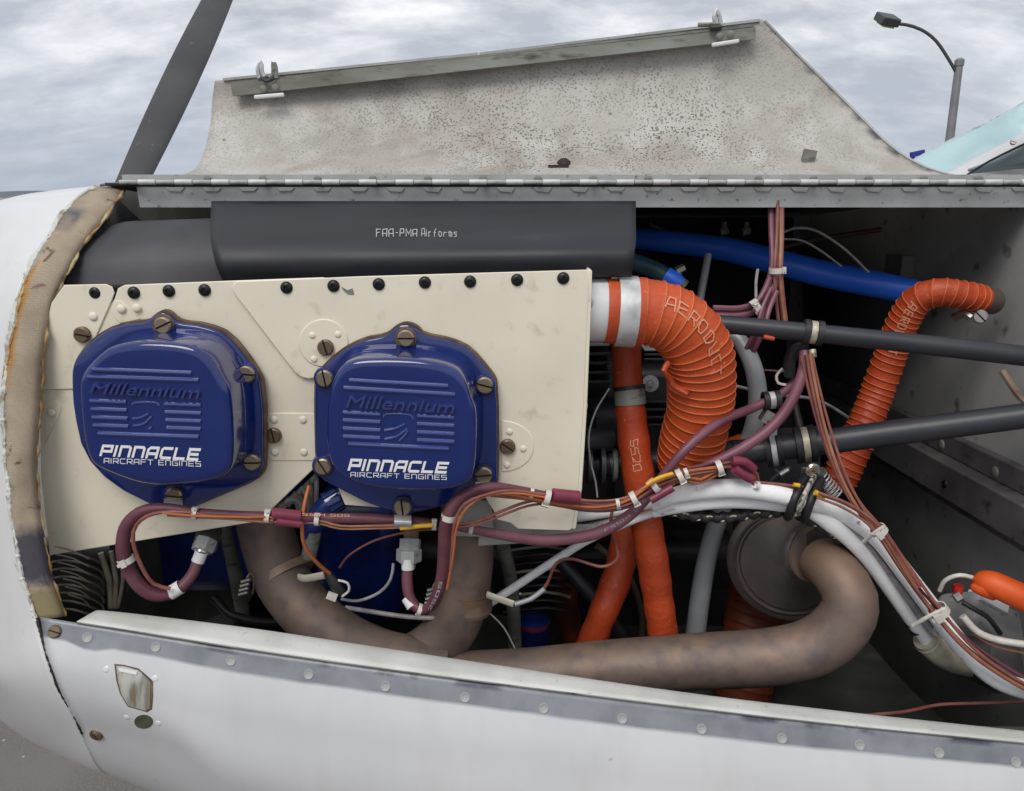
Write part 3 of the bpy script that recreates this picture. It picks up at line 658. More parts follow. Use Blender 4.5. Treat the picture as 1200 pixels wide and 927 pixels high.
for px, py in ((814, 122), (839, 119)): l, n = hit(dbv, px, py); put('rivet', RIV_ALU, l, .0022, facing(n), dr)
for px, py in ((715, 134), (799, 138), (822, 135), (848, 132), (263, 165)): l, n = hit(dbv, px, py); put('rivet', RIV_DARK, l, .0028, facing(n), dr)
# nose bowl
nose = thing('nose_bowl', 'white fibreglass nose bowl with chipped edge at the left', 'nose cowl', P(0, 600, .65))
ng = [[(150, 226, 1.0), (70, 232, 1.0), (-20, 252, 1.05), (-150, 300, 1.15)],
      [(112, 220, .80), (58, 226, .83), (0, 238, .86), (-120, 280, .95)],
      [(78, 245, .74), (42, 258, .755), (-10, 285, .78), (-120, 330, .88)],
      [(55, 280, .70), (22, 297, .712), (-20, 330, .735), (-120, 380, .84)],
      [(33, 316, .675), (6, 330, .683), (-30, 360, .705), (-120, 420, .80)],
      [(15, 375, .655), (-10, 390, .663), (-50, 415, .685), (-140, 460, .78)],
      [(4, 470, .640), (-20, 475, .648), (-60, 490, .672), (-150, 520, .77)],
      [(7, 541, .630), (-18, 550, .638), (-70, 560, .670), (-160, 580, .77)],
      [(14, 606, .620), (-12, 620, .630), (-60, 650, .665), (-160, 660, .77)],
      [(27, 677, .611), (2, 690, .622), (-60, 710, .67), (-150, 720, .77)],
      [(43, 727, .603), (14, 745, .615), (-40, 770, .66), (-140, 740, .80)],
      [(61, 789, .588), (36, 800, .604), (0, 805, .645), (-70, 780, .76)],
      [(91, 848, .600), (76, 855, .622), (53, 861, .660), (10, 850, .76)],
      [(121, 903, .648), (116, 903, .668), (100, 896, .705), (60, 875, .80)],
      [(150, 900, .80), (140, 890, .82), (120, 880, .85), (90, 860, .9)]]
nm = sheet(ng, 8, 6)
solid(obj('bowl_shell', nm, nose, M['white']), .003)
def bead(pts, r, jx, m, nm='chipped_edge', rough=.35):
    ps = smooth(world_path(pts, r), .0022); k = random.random() * 9
    ps = [(p + Vector((math.sin(i * .31 + k) + random.uniform(-.8, .8), 0, random.uniform(-1, 1))) * jx, rr * (1 + rough * (math.sin(i * .23 + k) + random.uniform(-.8, .8))))  for i, (p, rr) in enumerate(ps)]
    return obj(nm, sweep(ps, 7), nose, m)
bead([(112, 221, .797), (78, 246, .737), (55, 281, .697), (33, 317, .672), (15, 376, .652), (4, 471, .637), (7, 542, .627)], 3.2, .0005, M['chalk'])
bead([(7, 542, .627), (14, 607, .617), (27, 678, .608), (43, 727, .600)], 2.8, .0006, M['chalk'])
bead([(43, 724, .600), (61, 789, .586), (91, 848, .599), (112, 888, .630)], 1.2, .0003, M['slot'], 'seam', .5)
seal = thing('nose_seal', 'stained brown glass-cloth sealing strip along the nose bowl opening', 'seal strip', P(30, 480, .64))
outer = [(113, 220), (78, 245), (55, 280), (32, 316), (19, 361), (6, 426), (2, 470), (6, 541), (13, 606), (26, 677), (44, 727)]
inner = [(146, 221), (129, 248), (100, 284), (81, 316), (61, 361), (52, 406), (48, 471), (43, 541), (48, 606), (60, 672), (77, 722)]
Ys = [.79, .738, .70, .675, .658, .645, .639, .629, .619, .610, .604]
sg = []
for (ax, ay), (bx, by), y in zip(outer, inner, Ys):
    sg.append([(ax, ay, y - .001), (ax + (bx - ax) * .33, ay + (by - ay) * .33, y - .0015), (ax + (bx - ax) * .8, ay + (by - ay) * .8, y + .003), (bx, by, y + .010)])
sm = sheet(sg, 5, 8, jit=.0002)
solid(obj('cloth', sm, seal, M['strip']), .002)
V, Fc = sweep([(p + Vector((math.sin(p.z * 210) * 1.5 + math.sin(p.z * 517) + random.uniform(-.5, .5), 0, random.uniform(-.5, .5))) * .0005, r * (.75 + .35 * math.sin(p.z * 331 + 1)) * random.uniform(.85, 1.15)) for p, r in smooth(world_path([(a[0], a[1], y + .009) for a, y in zip(inner, Ys)], 2.3), .003)], 7)
obj('frayed_edge', (V, Fc), seal, M['amber'])
V, Fc = sweep([(p + Vector((random.uniform(-1, 1), 0, random.uniform(-1, 1))) * .0006, r * random.uniform(.5, 1.5)) for p, r in smooth(world_path([(a[0] + 2, a[1] + 1, y - .003) for a, y in list(zip(outer, Ys))[3:6]], 2.2), .003)], 7)
obj('sealant_bead', (V, Fc), seal, M['amber'])
# lower cowl
cw = thing('lower_cowl', 'white lower cowl with a bare grey metal band and rivets along its top edge', 'lower cowl', P(500, 850, .58))
cols = [47, 173, 300, 600, 900, 1300]
e_top = [(47, 723, .602), (173, 743, .600), (300, 763, .596), (600, 804, .586), (900, 840, .576), (1300, 881, .564)]
cg = [e_top,
      [(61, 789, .587), (185, 815, .583), (300, 846, .578), (600, 890, .566), (900, 930, .556), (1300, 965, .545)],
      [(91, 848, .600), (200, 872, .587), (300, 930, .578), (600, 985, .560), (900, 1030, .548), (1300, 1075, .536)],
      [(121, 903, .648), (220, 945, .64), (330, 1000, .635), (600, 1085, .60), (900, 1150, .58), (1300, 1200, .57)],
      [(150, 900, .80), (240, 935, .80), (340, 990, .80), (600, 1080, .80), (900, 1150, .80), (1300, 1220, .80)]]
cm = sheet(cg, 10, 12)
solid(obj('cowl_skin', cm, cw, M['cowl']), .0012); cbv = surf(cm)
up = [(117, 716, .622), (173, 722, .622), (300, 738, .618), (440, 762 - 3, .613), (600, 783, .607), (800, 812, .600), (1000, 836, .592), (1300, 868, .583)]
lo_ = [(90, 729, .6005), (173, 742, .599), (300, 762, .595), (440, 782, .590), (600, 803, .585), (800, 828, .578), (1000, 851, .572), (1300, 880, .563)]
dn = [(x, y + 26, Y + .002) for x, y, Y in up]
sl = sheet([dn, up, lo_], 6, 4)
solid(obj('top_flange', sl, cw, M['white_sill']), .0015)
obj('edge_roll', tube([(x, y + .5, Y - .0006) for x, y, Y in lo_], .9, 6, .02), cw, M['alu_dirty'])
for px, py in ((103, 747), (183, 758), (271, 774), (362, 790), (452, 804), (545, 817), (637, 830), (729, 842), (822, 854), (916, 865), (1007, 873), (1100, 882), (1190, 893)):
    l, n = hit(cbv, px, py); put('flush_rivet', M.setdefault('_fr', mesh('flush_rivet', lathe([(-.1, 1.0), (.30, .97), (.34, .88), (.22, .78), (.27, .1)], 18), [M['alu_dirty2']], sharp=80)), l, .0042, facing(n), cw)
for px, py, r, a in ((65, 740, 7.5, .3), (114, 860, 8, 1.2)):
    l, n = hit(cbv, px, py); put('screw', STUD, l, RD(r, py, .6), spin(n, a), cw)
def on_cowl(nm, pts, m, off, ks=(1.04, 1, .8, .6, .4, .2)):
    k = len(pts); cx_ = sum(p[0] for p in pts) / k; cy_ = sum(p[1] for p in pts) / k; V, Fc = [], []
    q = []
    for i in range(k):
        for j in range(4): q.append((pts[i][0] + (pts[(i + 1) % k][0] - pts[i][0]) * j / 4, pts[i][1] + (pts[(i + 1) % k][1] - pts[i][1]) * j / 4))
    k = len(q)
    for si, s in enumerate(ks):
        for x, y in q:
            l, n = hit(cbv, cx_ + (x - cx_) * s, cy_ + (y - cy_) * s); V.append(l + n * (off if si else -.0005))
    l, n = hit(cbv, cx_, cy_); V.append(l + n * off)
    for si in range(len(ks) - 1):
        for i in range(k): j = (i + 1) % k; Fc.append([si * k + i, si * k + j, si * k + k + j, si * k + k + i])
    for i in range(k): Fc.append([(len(ks) - 1) * k + i, (len(ks) - 1) * k + (i + 1) % k, len(V) - 1])
    return obj(nm, (V, Fc), cw, m)
lpts = [(137, 780), (147, 781), (162, 785), (170, 792), (177, 799), (177, 815), (176, 829), (171, 832), (151, 826), (143, 812), (139, 797)]
on_cowl('latch_shade_rim', [(156 + (x - 156) * 1.14, 806 + (y - 806) * 1.08) for x, y in lpts], M['gasket'], .0008)  # dark rim patch paints the shade of a recess on the uncut skin
on_cowl('latch_pan', lpts, M.setdefault('pan', mat('streaked latch pan', (.46, .46, .43), .5, c2=(.20, .19, .16), sc=110, lo=.42, hi=.6, stretch=(1, 1, .2), c3=(.2, .12, .05), sc3=90, lo3=.58, hi3=.68)), .0012)
on_cowl('latch_tongue', [(140, 782), (162, 786), (161, 790), (141, 786)], M['label_white'], .0022)
circ = lambda cx, cy, a, b, n=16: [(cx + a * math.cos(i * 2 * math.pi / n), cy + b * math.sin(i * 2 * math.pi / n)) for i in range(n)]
on_cowl('hole_rim', circ(169, 845, 12.5, 9.5), M['alu'], .0006)
on_cowl('access_hole_patch', circ(169, 845, 11, 8), M.setdefault('hole', mat('green primer hole with painted shade', (.045, .05, .03), .8, c2=(.09, .09, .06), sc=80)), .0010)  # raised dark patch; its colour carries the shade inside the hole
for px, py in ((125, 784), (182, 795), (149, 840), (186, 847)):
    l, n = hit(cbv, px, py); put('rivet', RIV_WHITE, l, .0034, facing(n), cw)
# ================================================================ baffle seals (black rubber)
rs = thing('baffle_seal', 'wide black rubber baffle seal with faint pen writing rolled above the cream plates', 'rubber seal', P(500, 300, .7))
x0s = [(248, 237), (247, 262), (248, 285), (253, 308), (262, 330)]
x1s = [(745, 237), (745, 262), (745, 285), (743, 305), (740, 330)]
Yr = [.765, .722, .695, .684, .688]
grid = []
for (a, b2, y) in zip(x0s, x1s, Yr):
    row = []
    for k in range(7):
        s = k / 6; row.append((a[0] + (b2[0] - a[0]) * s, a[1] + (b2[1] - a[1]) * s - (6 * s if a[1] > 300 else 0), y + .002 * math.sin(k * 2.1)))
    grid.append(row)
rm = sheet(grid, 8, 6); solid(obj('rubber_sheet', rm, rs, M['rubber']), .0025); rbv = surf(rm)
def on_rubber(px, py): l, n = hit(rbv, px, py); return l + n * .0018
tf = lambda x0, x1, h, yb: (lambda u, v: on_rubber(x0 + (x1 - x0) * u, yb - h * v))
for s, x0, x1 in (('FAA-PMA', 441, 489), ('Airforms', 494, 536)):
    V, Fc = text(s, .12, tf(x0, x1, 8.5, 279), lw=.55, gap=.30, jit=.07); obj('pen_writing', (V, Fc), rs, M['chalkpen'])
rs2 = thing('baffle_seal', 'shorter dusty black rubber flap tucked under the left end of the wide seal', 'rubber seal', P(150, 300, .7))
grid = [[(100, 286, .735), (120, 272, .74), (145, 262, .742), (180, 260, .742), (262, 257, .742)],
        [(92, 296, .715), (115, 287, .715), (145, 282, .715), (185, 280, .715), (265, 278, .715)],
        [(83, 312, .70), (110, 308, .698), (145, 305, .698), (190, 303, .698), (268, 303, .70)],
        [(74, 336, .694), (108, 338, .69), (145, 338, .69), (190, 337, .69), (275, 336, .698)]]
solid(obj('rubber_flap', sheet(grid, 8, 6), rs2, M['rubber2']), .003)
# ================================================================ cream baffle plates
bf = thing('engine_baffle', 'cream primed sheet metal cooling baffle around the two blue rocker covers', 'baffle', P(400, 480, .66))
def pl(nm, pts, Y, th, m='cream', b=.0006):
    return bev(obj(nm, plate(pts, Y, th), bf, M[m], sharp=20), b, 1)
pl('baffle_plate', [(146, 334), (271, 329), (380, 325), (380, 540), (366, 551), (316, 599), (303, 611), (230, 623), (120, 641), (58, 651), (48, 560), (46, 470), (56, 380), (100, 346), (118, 372), (134, 350), (138, 338)], .6640, .0016)
pl('baffle_plate', [(75, 334), (124, 333), (131, 336), (134, 343), (131, 352), (97, 430), (93, 448), (86, 456), (49, 457), (50, 400), (60, 355)], .6625, .0012)
pl('baffle_plate', [(690, 316), (690, 340), (684, 477), (678, 573), (671, 619), (666, 622), (607, 620), (598, 613), (582, 609), (578, 598), (560, 570), (480, 590), (447, 595), (404, 592), (394, 566), (382, 540), (376, 441), (362, 444), (353, 442), (345, 436), (273, 342), (271, 336), (277, 330), (420, 324)], .6600, .0014)
pl('baffle_flange', [(690, 316), (694, 317), (688, 477), (682, 573), (675, 620), (670, 620), (677, 573), (683, 477)], .6607, .0300, 'cream')
pl('doubler_plate', [(312, 487), (318, 484), (366, 484), (370, 488), (370, 536), (366, 540), (318, 540), (312, 535)], .6630, .0012)
pl('doubler_plate', [(52, 470), (66, 470), (72, 476), (70, 486), (52, 522)], .6632, .0010)
pl('doubler_plate', [(133, 371), (130, 362), (134, 353), (141, 352), (165, 374), (140, 379)], .6633, .0008)
pl('doubler_disc', circ(379, 402, 29, 28, 32), .6588, .0012)
pl('doubler_disc', [(588, 493)] + [(588 + 38 * math.sin(R(a)) * 1.0, 523 - 30 * math.cos(R(a))) for a in range(5, 180, 9)] + [(588, 553)], .6590, .0011)
pl('lower_bracket', [(522, 580), (576, 588), (580, 630), (522, 628)], .69, .002, 'cream_edge')
pl('lower_bracket', [(564, 600), (620, 620), (700, 620), (700, 632), (560, 640)], .70, .012, 'cream_edge')
for x, y in ((112, 343), (157, 343), (198, 341), (240, 340), (336, 337), (391, 335), (444, 333), (498, 331), (551, 330), (606, 328), (660, 326)):
    stud('button_bolt', BOLT, x, y, .6605 if x > 300 else .664, 7.4, bf)
for x, y, r, a in ((97, 392, 9.5, .2), (382, 407, 9.5, R(75)), (321, 510, 9, R(80)), (595, 523, 9, R(35))): stud('quarter_turn_stud', STUD, x, y, .6585 if x > 340 else .6615, r, bf, a)
for x, y in ((142, 362), (160, 361), (109, 371), (60, 484)): stud('rivet', RIV_CREAM, x, y, .662, 5.2, bf)
for x, y in ((321, 492), (355, 492), (322, 530), (356, 530)): stud('rivet', RIV_CREAM, x, y, .6626, 4.6, bf)
for x, y in ((366, 393), (396, 392), (368, 421), (597, 506), (613, 526), (594, 545)): stud('rivet', RIV_CREAM, x, y, .6586, 4, bf)
o = obj('paint_chip', plate([(400, 336), (407, 340), (413, 338), (415, 345), (408, 345), (402, 340)], .6594, .0006), bf, M['alu_dirty'])
stud('rivet', RIV_ALU, 693, 354, .672, 5, bf, n=(1, -.6, 0)); stud('rivet', RIV_CREAM, 686, 476, .672, 5, bf, n=(1, -.6, 0))
# ================================================================ rocker covers
def chaikin(p, k=2):
    for _ in range(k):
        q = []; n = len(p)
        for i in range(n):
            a, b2 = p[i], p[(i + 1) % n]
            q += [(a[0] * .75 + b2[0] * .25, a[1] * .75 + b2[1] * .25), (a[0] * .25 + b2[0] * .75, a[1] * .25 + b2[1] * .75)]
        p = q
    return p
def ring(p, c, N=144):
    """resample a star-shaped outline by angle"""
    out = []; n = len(p)
    for k in range(N):
        a = 2 * math.pi * k / N; dx, dy = math.cos(a), math.sin(a); best = None
        for i in range(n):
            x1, y1 = p[i][0] - c[0], p[i][1] - c[1]; x2, y2 = p[(i + 1) % n][0] - c[0], p[(i + 1) % n][1] - c[1]
            ex, ey = x2 - x1, y2 - y1; den = dx * ey - dy * ex
            if abs(den) < 1e-9: continue
            t = (x1 * ey - y1 * ex) / den; s = (x1 * dy - y1 * dx) / den
            if t > 0 and -1e-6 <= s <= 1 + 1e-6 and (best is None or t > best): best = t
        out.append((c[0] + dx * best, c[1] + dy * best))
    return out
def world_ring(p, c, Y, N=144): return [P(x, y, Y) for x, y in ring(p, c, N)]
def scale_ring(r, k, Y, dz=0):
    c = sum(r, Vector()) / len(r); return [Vector((c.x + (v.x - c.x) * k, Y, c.z + (v.z - c.z) * k + dz)) for v in r]
def inset(r, d, Y):
    n = len(r); o = []
    for i in range(n):
        t = (r[(i + 2) % n] - r[i - 2]); t.y = 0; t.normalize(); nn = Vector((t.z, 0, -t.x)); c = sum(r, Vector()) / n
        if nn.dot(c - r[i]) < 0: nn = -nn
        v = r[i] + nn * d; o.append(Vector((v.x, Y, v.z)))
    for _ in range(2): o = [(o[i - 1] + o[i] * 2 + o[(i + 1) % n]) / 4 for i in range(n)]
    return o
def loft(rings, capend=True):
    n = len(rings[0]); V = [v for r in rings for v in r]; Fc = []
    for i in range(len(rings) - 1):
        for k in range(n):
            k2 = (k + 1) % n; Fc.append([i * n + k, i * n + k2, (i + 1) * n + k2, (i + 1) * n + k])
    if capend:
        r = rings[-1]; c = sum(r, Vector()) / n; ci = len(V); V.append(c)
        for k in range(n): Fc.append([(len(rings) - 1) * n + k, (len(rings) - 1) * n + (k + 1) % n, ci])
    return V, Fc
def cover(label, flange, fc, body, bc, screws, ribs, mill, pin, air, arc, swoosh):
    t = thing('rocker_cover', label, 'rocker cover', P(fc[0], fc[1], .655), 'rocker covers')
    fr = world_ring(chaikin(flange, 1), fc, .652); br = world_ring(chaikin(body, 2), bc, .600)
    base = [Vector((v.x * .99, .642, v.z)) for v in br]
    cb = sum(br, Vector()) / len(br); cf = sum(fr, Vector()) / len(fr)
    foot = [Vector((cb.x + (v.x - cb.x) * 1.025 + (cf.x - cb.x) * .10, .642, cb.z + (v.z - cb.z) * 1.025 + (cf.z - cb.z) * .10)) for v in br]
    mid = [foot[i].lerp(br[i], .5) for i in range(len(br))]
    def lim(r, k):  # keep the ring inside the flange outline
        o = []
        for v, f_ in zip(r, fr):
            d1 = Vector((v.x - cf.x, 0, v.z - cf.z)); d2 = Vector((f_.x - cf.x, 0, f_.z - cf.z)).length * k
            if d1.length > d2: d1 = d1.normalized() * d2
            o.append(Vector((cf.x + d1.x, v.y, cf.z + d1.z)))
        return o
    rings = [fr, [Vector((v.x, .6475, v.z)) for v in fr], inset(fr, .0012, .6465)]
    rings += [lim([Vector((v.x, .6465, v.z)) for v in scale_ring(foot, 1.045, .6465)], .975), lim([Vector((v.x, .640, v.z)) for v in foot], .965)]
    up_ = lambda k, Y: [Vector((foot[i].x + (br[i].x - foot[i].x) * k, Y, foot[i].z + (br[i].z - foot[i].z) * k)) for i in range(len(br))]
    rings += [lim(up_(.02, .636), .96), lim(up_(.10, .6335), .955), up_(.45, .6325), up_(.60, .630), up_(.80, .618), up_(.97, .606), inset(br, .0004, .6026), inset(br, .0024, .6006), inset(br, .0060, .6), inset(br, .016, .6)]
    obj('cover_shell', loft(rings), t, M['blue'], sharp=55)
    gk = [Vector((cf.x + (v.x - cf.x) * 1.022, v.y, cf.z + (v.z - cf.z) * 1.022)) for v in fr]
    obj('gasket', loft([[Vector((v.x, .6585, v.z)) for v in gk], [Vector((v.x, .6515, v.z)) for v in gk]]), t, M['gasket'])
    for x, y, a in screws:
        stud('cover_screw', SCREW, x, y, .644, 10, t, a)
        obj('screw_boss', lathe([(0, RD(13.5, y, .648)), (.0025, RD(12.5, y, .648)), (.003, RD(10, y, .648))], 20, Vector((0, -1, 0)), P(x, y, .6475)), t, M['gasket'] if y < 400 else M['blue_dull'])
    for (xa_, ya_), (xb_, yb_) in ribs:
        n = smooth([(P(xa_, ya_, .6001), .0018), (P((xa_ + xb_) / 2, (ya_ + yb_) / 2, .6001), .0018), (P(xb_, yb_, .6001), .0018)], .05)
        obj('raised_rib', sweep(n, 8), t, M['blue_rib'])
    obj('raised_emblem', tube([(x, y, .6001) for x, y in arc], 1.5, 8, .003), t, M['blue_rib'])
    for s in swoosh: obj('raised_emblem', tube([(x, y, .6) for x, y in s], 1.7, 8, .003), t, M['blue_rib'])
    # raised word in italic
    cu = bpy.data.curves.new('w', 'FONT'); cu.body = 'Millennium'; cu.extrude = .035; cu.bevel_depth = 0; cu.offset = 0; cu.shear = .25; cu.resolution_u = 3
    to = bpy.data.objects.new('w', cu); COL.objects.link(to); bpy.context.view_layer.update()
    me = bpy.data.meshes.new_from_object(to.evaluated_get(bpy.context.evaluated_depsgraph_get())); bpy.data.objects.remove(to)
    xs = [v.co.x for v in me.vertices]; ys = [v.co.y for v in me.vertices]; w = max(xs) - min(xs); h = max(ys) - min(ys)
    x0, x1, yt0, yb0, yt1, yb1 = mill; f = quadmap(x0, x1, yt0, yb0, yt1, yb1, .5998)
    V = []
    for v in me.vertices:
        q = f((v.co.x - min(xs)) / w, (v.co.y - min(ys)) / h); V.append(q + Vector((0, -v.co.z * .06 - .0006, 0)))
    obj('raised_word', (V, [list(p.vertices) for p in me.polygons]), t, M['blue_rib'], sharp=30)
    obj('printed_word', text('PINNACLE', .30, quadmap(*pin, .5994, 3), lw=1.15, gap=.52), t, M['print'])
    obj('printed_word', text('AIRCRAFT ENGINES', .15, quadmap(*air, .5994), lw=.95, gap=.42), t, M['print'])
    return t
z4 = lambda x, y: (x / 3.31 + 60, y / 3.31 + 320); z5 = lambda x, y: (x / 2.808 + 340, y / 2.808 + 310)
q4 = lambda a, b2, c, d: (z4(a, b2), z4(c, d)); q5 = lambda a, b2, c, d: (z5(a, b2), z5(c, d))
ribs = [q4(160, 373, 545, 388), q4(143, 402, 573, 416)] + [q4(152 + i * 4, y, 292 + i * 3, y + 6) for i, y in enumerate((495, 527, 559, 590))] + [q4(440 + i * 3, y, 582, y + 5) for i, y in enumerate((508, 540, 571, 601))] + [q4(183, 622, 573, 636)]
cover('left blue rocker cover, screws at top, bottom and right side, above the looped maroon cable',
      [(88, 446), (89, 426), (104, 404), (128, 386), (150, 379), (176, 377), (184, 369), (192, 365), (201, 369), (208, 378), (240, 381), (268, 392), (296, 428), (308, 450), (310, 548), (302, 560), (255, 580), (222, 594), (205, 600), (190, 594), (134, 566), (101, 530), (90, 480)], (200, 480),
      [(112, 418), (128, 406), (165, 400), (224, 404), (246, 420), (260, 446), (270, 462), (273, 545), (262, 560), (240, 566), (175, 572), (122, 553), (100, 540), (92, 470), (92, 440)], (180, 485),
      [(192, 381, R(-25)), (289, 438, R(5)), (296, 541, R(0)), (205, 580, R(5))], ribs,
      (*[z4(155, 0)[0], z4(580, 0)[0]], z4(0, 425)[1], z4(0, 462)[1], z4(0, 440)[1], z4(0, 487)[1]),
      (118, 231, 522.5, 533, 527, 538.5), (122, 235, 537, 542.5, 541, 546.5),
      [z4(315, 512), z4(325, 503), z4(380, 501), z4(410, 504), z4(420, 514)], [[z4(316, 565), z4(350, 560), z4(380, 545)], [z4(320, 592), z4(360, 585), z4(392, 555)], [z4(380, 606), z4(392, 596)]])
ribs = [q5(195, 381, 520, 400), q5(177, 406, 543, 428)] + [q5(175, y, 297, y + 6) for y in (487, 513, 540, 566)] + [q5(418, y, 540, y + 6) for y in (498, 525, 552, 578)] + [q5(192, 590, 522, 606)]
cover('right blue rocker cover, wider one framed by six screws beside the tall cream plate',
      [(370, 450), (374, 436), (396, 414), (425, 398), (455, 393), (463, 384), (476, 379), (489, 384), (496, 393), (530, 399), (552, 410), (574, 436), (582, 448), (583, 556), (580, 572), (558, 578), (520, 590), (478, 600), (440, 591), (402, 572), (372, 556)], (477, 490),
      [(384, 462), (392, 440), (402, 426), (425, 420), (490, 421), (532, 430), (546, 446), (553, 470), (559, 482), (557, 555), (545, 572), (500, 577), (440, 573), (405, 563), (385, 545), (381, 500)], (470, 498),
      [(476, 396, R(0)), (568, 451, R(15)), (381, 443, R(80)), (379, 546, R(60)), (567, 556, R(-5)), (472, 594, R(85))], ribs,
      (*[z5(185, 0)[0], z5(542, 0)[0]], z5(0, 428)[1], z5(0, 468)[1], z5(0, 450)[1], z5(0, 488)[1]),
      (409, 522, 539, 550, 543, 553.5), (411, 523, 553.5, 558.5, 557, 562),
      [z5(308, 502), z5(318, 492), z5(370, 492), z5(398, 497), z5(405, 510)], [[z5(310, 546), z5(345, 540), z5(378, 524)], [z5(312, 575), z5(350, 566), z5(386, 540)], [z5(360, 580), z5(378, 562), z5(388, 545)]])
# cable clips screwed to the covers
def clip(label, x, y, w, h):
    t = thing('cable_clip', label, 'clip', P(x, y, .645))
    bev(obj('tab', plate([(x - w * .8, y - 12), (x + w * .8, y - 12), (x + w * .8, y + h), (x - w * .8, y + h)], .6452, .001), t, M['slot'], sharp=20), .0005, 1)
    obj('band', sheet([[(x - w, y + h - 4, .642), (x + w, y + h - 3, .642)], [(x - w, y + h + 1, .632), (x + w, y + h + 2, .632)], [(x - w, y + h + 7, .630), (x + w, y + h + 8, .630)], [(x - w, y + h + 12, .637), (x + w, y + h + 13, .637)]], 4, 5), t, M['alu_bright'])
clip('shiny metal cable clip on the bottom screw of the right rocker cover', 472, 594, 10, 13)
clip('shiny metal cable clip on the lower right screw of the right rocker cover', 567, 556, 10, 12)
clip('small white-banded cable clip on the bottom screw of the left rocker cover', 203, 580, 11, 8)
# ================================================================ engine mass behind
en = thing('engine_crankcase', 'black and navy engine castings glimpsed in the shade behind the hoses', 'engine', P(600, 640, 1.0))
def ebox(nm, x0, y0, x1, y1, Y, d, m, b=.006):
    a = P(x0, y0, Y); c = P(x1, y1, Y); o = obj(nm, box(((a.x + c.x) / 2, Y + d / 2, (a.z + c.z) / 2), (abs(c.x - a.x), d, abs(a.z - c.z))), en, M[m]); return bev(o, b, 2)
ebox('crankcase', 120, 640, 860, 800, 1.05, .25, 'black_engine', .02)
ebox('crankcase', 560, 420, 720, 640, .86, .2, 'black_engine', .012)
ebox('accessory_case', 690, 430, 800, 600, .90, .2, 'black_engine', .012)
ebox('sump', 150, 590, 340, 700, .84, .12, 'blue_dull', .02)
ebox('sump', 360, 590, 470, 735, .86, .12, 'blue_dull', .02)
for i in range(5): ebox('cooling_fin', 684, 402 + i * 11, 715, 406 + i * 11, .80, .05, 'tube_grey' if i < 1 else 'black_engine', .001)
for i in range(3): ebox('cooling_fin', 755, 409 + i * 5.5, 782, 411.5 + i * 5.5, .80, .04, 'alu' if i < 1 else 'mount', .0005)
obj('starter_body', sweep([(P(684, 500, .80), .030), (P(740, 498, .82), .030)], 24), en, M['black_engine'])
obj('starter_body', sweep([(P(684, 515, .77), .012), (P(715, 515, .78), .012)], 24), en, M['mount'])
for px, r in ((688, .019), (703, .0205)): obj('ribbed_collar', sweep([(P(px, 545, .77), r), (P(px + 5, 545, .77), r)], 24), en, M['mount'])
cylf = thing('engine_cylinder', 'oily finned cylinder in the corner below the cream plate at left', 'cylinder', P(95, 690, .72))
for i in range(8):
    y = 652 + i * 9.5
    obj('cooling_fin', tube([(40, y + 3, .68), (75, y - 5, .67), (100, y, .675), (118, y + 8, .70), (122, y + 16, .74)], 1.3, 8, .006), cylf, M['fin'])
for i in range(3): obj('cooling_fin', tube([(118 + i * 12, 648 - i * 2, .70), (128 + i * 8, 680, .70), (130 + i * 4, 712, .70)], 3.4 - i * .6, 8, .01), cylf, M['fin'])
obj('barrel', sweep([(P(20, 690, .76), .055), (P(150, 690, .80), .05)], 28), cylf, M['black_engine'])
fins2 = thing('engine_cylinder', 'grey cylinder fins seen in the gap between the two rocker covers', 'cylinder', P(345, 590, .72))
for i in range(6): obj('cooling_fin', tube([(322 + i * 8, 606 - i * 7, .70), (330 + i * 8, 592 - i * 7, .695), (346 + i * 5, 588, .70), (352 + i * 4, 606, .71)], 3.0, 8, .006), fins2, M['tube_grey'] if i % 2 else M['fin'])
bc_ = thing('coolant_elbow', 'dark blue elbow fitting in the gap between the rocker covers', 'fitting', P(390, 590, .70))
obj('elbow', tube([(412, 568, .70), (398, 583, .695), (383, 593, .69), (370, 612, .69), (366, 632, .70)], 13, 18), bc_, M['blue_dull'])
obj('collar', tube([(397, 583, .692), (383, 592, .687)], 15.5, 18), bc_, M['blue'])
obj('neck', tube([(369, 620, .688), (362, 650, .70)], 9, 16), bc_, M['alu_dirty'])
pul = tag(obj('washer', lathe([(0, .0085), (.003, .0085), (.003, .0040), (.001, .0038), (.001, .0026), (.006, .0024), (.006, .0005)], 24, Vector((-.15, -1, 0)), P(762, 449, .80)), None, M['alu_bright'], sharp=30), 'round silver washer with a dark centre between the orange hoses', 'washer')
oil = thing('oil_filter', 'dark blue filter with a pink ring low in the shaded centre', 'filter', P(627, 760, .86))
obj('canister', lathe([(0, .019), (.055, .019), (.06, .012)], 24, Vector((0, 0, 1)), P(625, 775, .86)), oil, M['blue_dull'])
obj('pink_ring', lathe([(0, .0192), (.003, .0200), (.006, .0192)], 24, Vector((0, 0, 1)), P(625, 732, .86)), oil, M['magenta'])
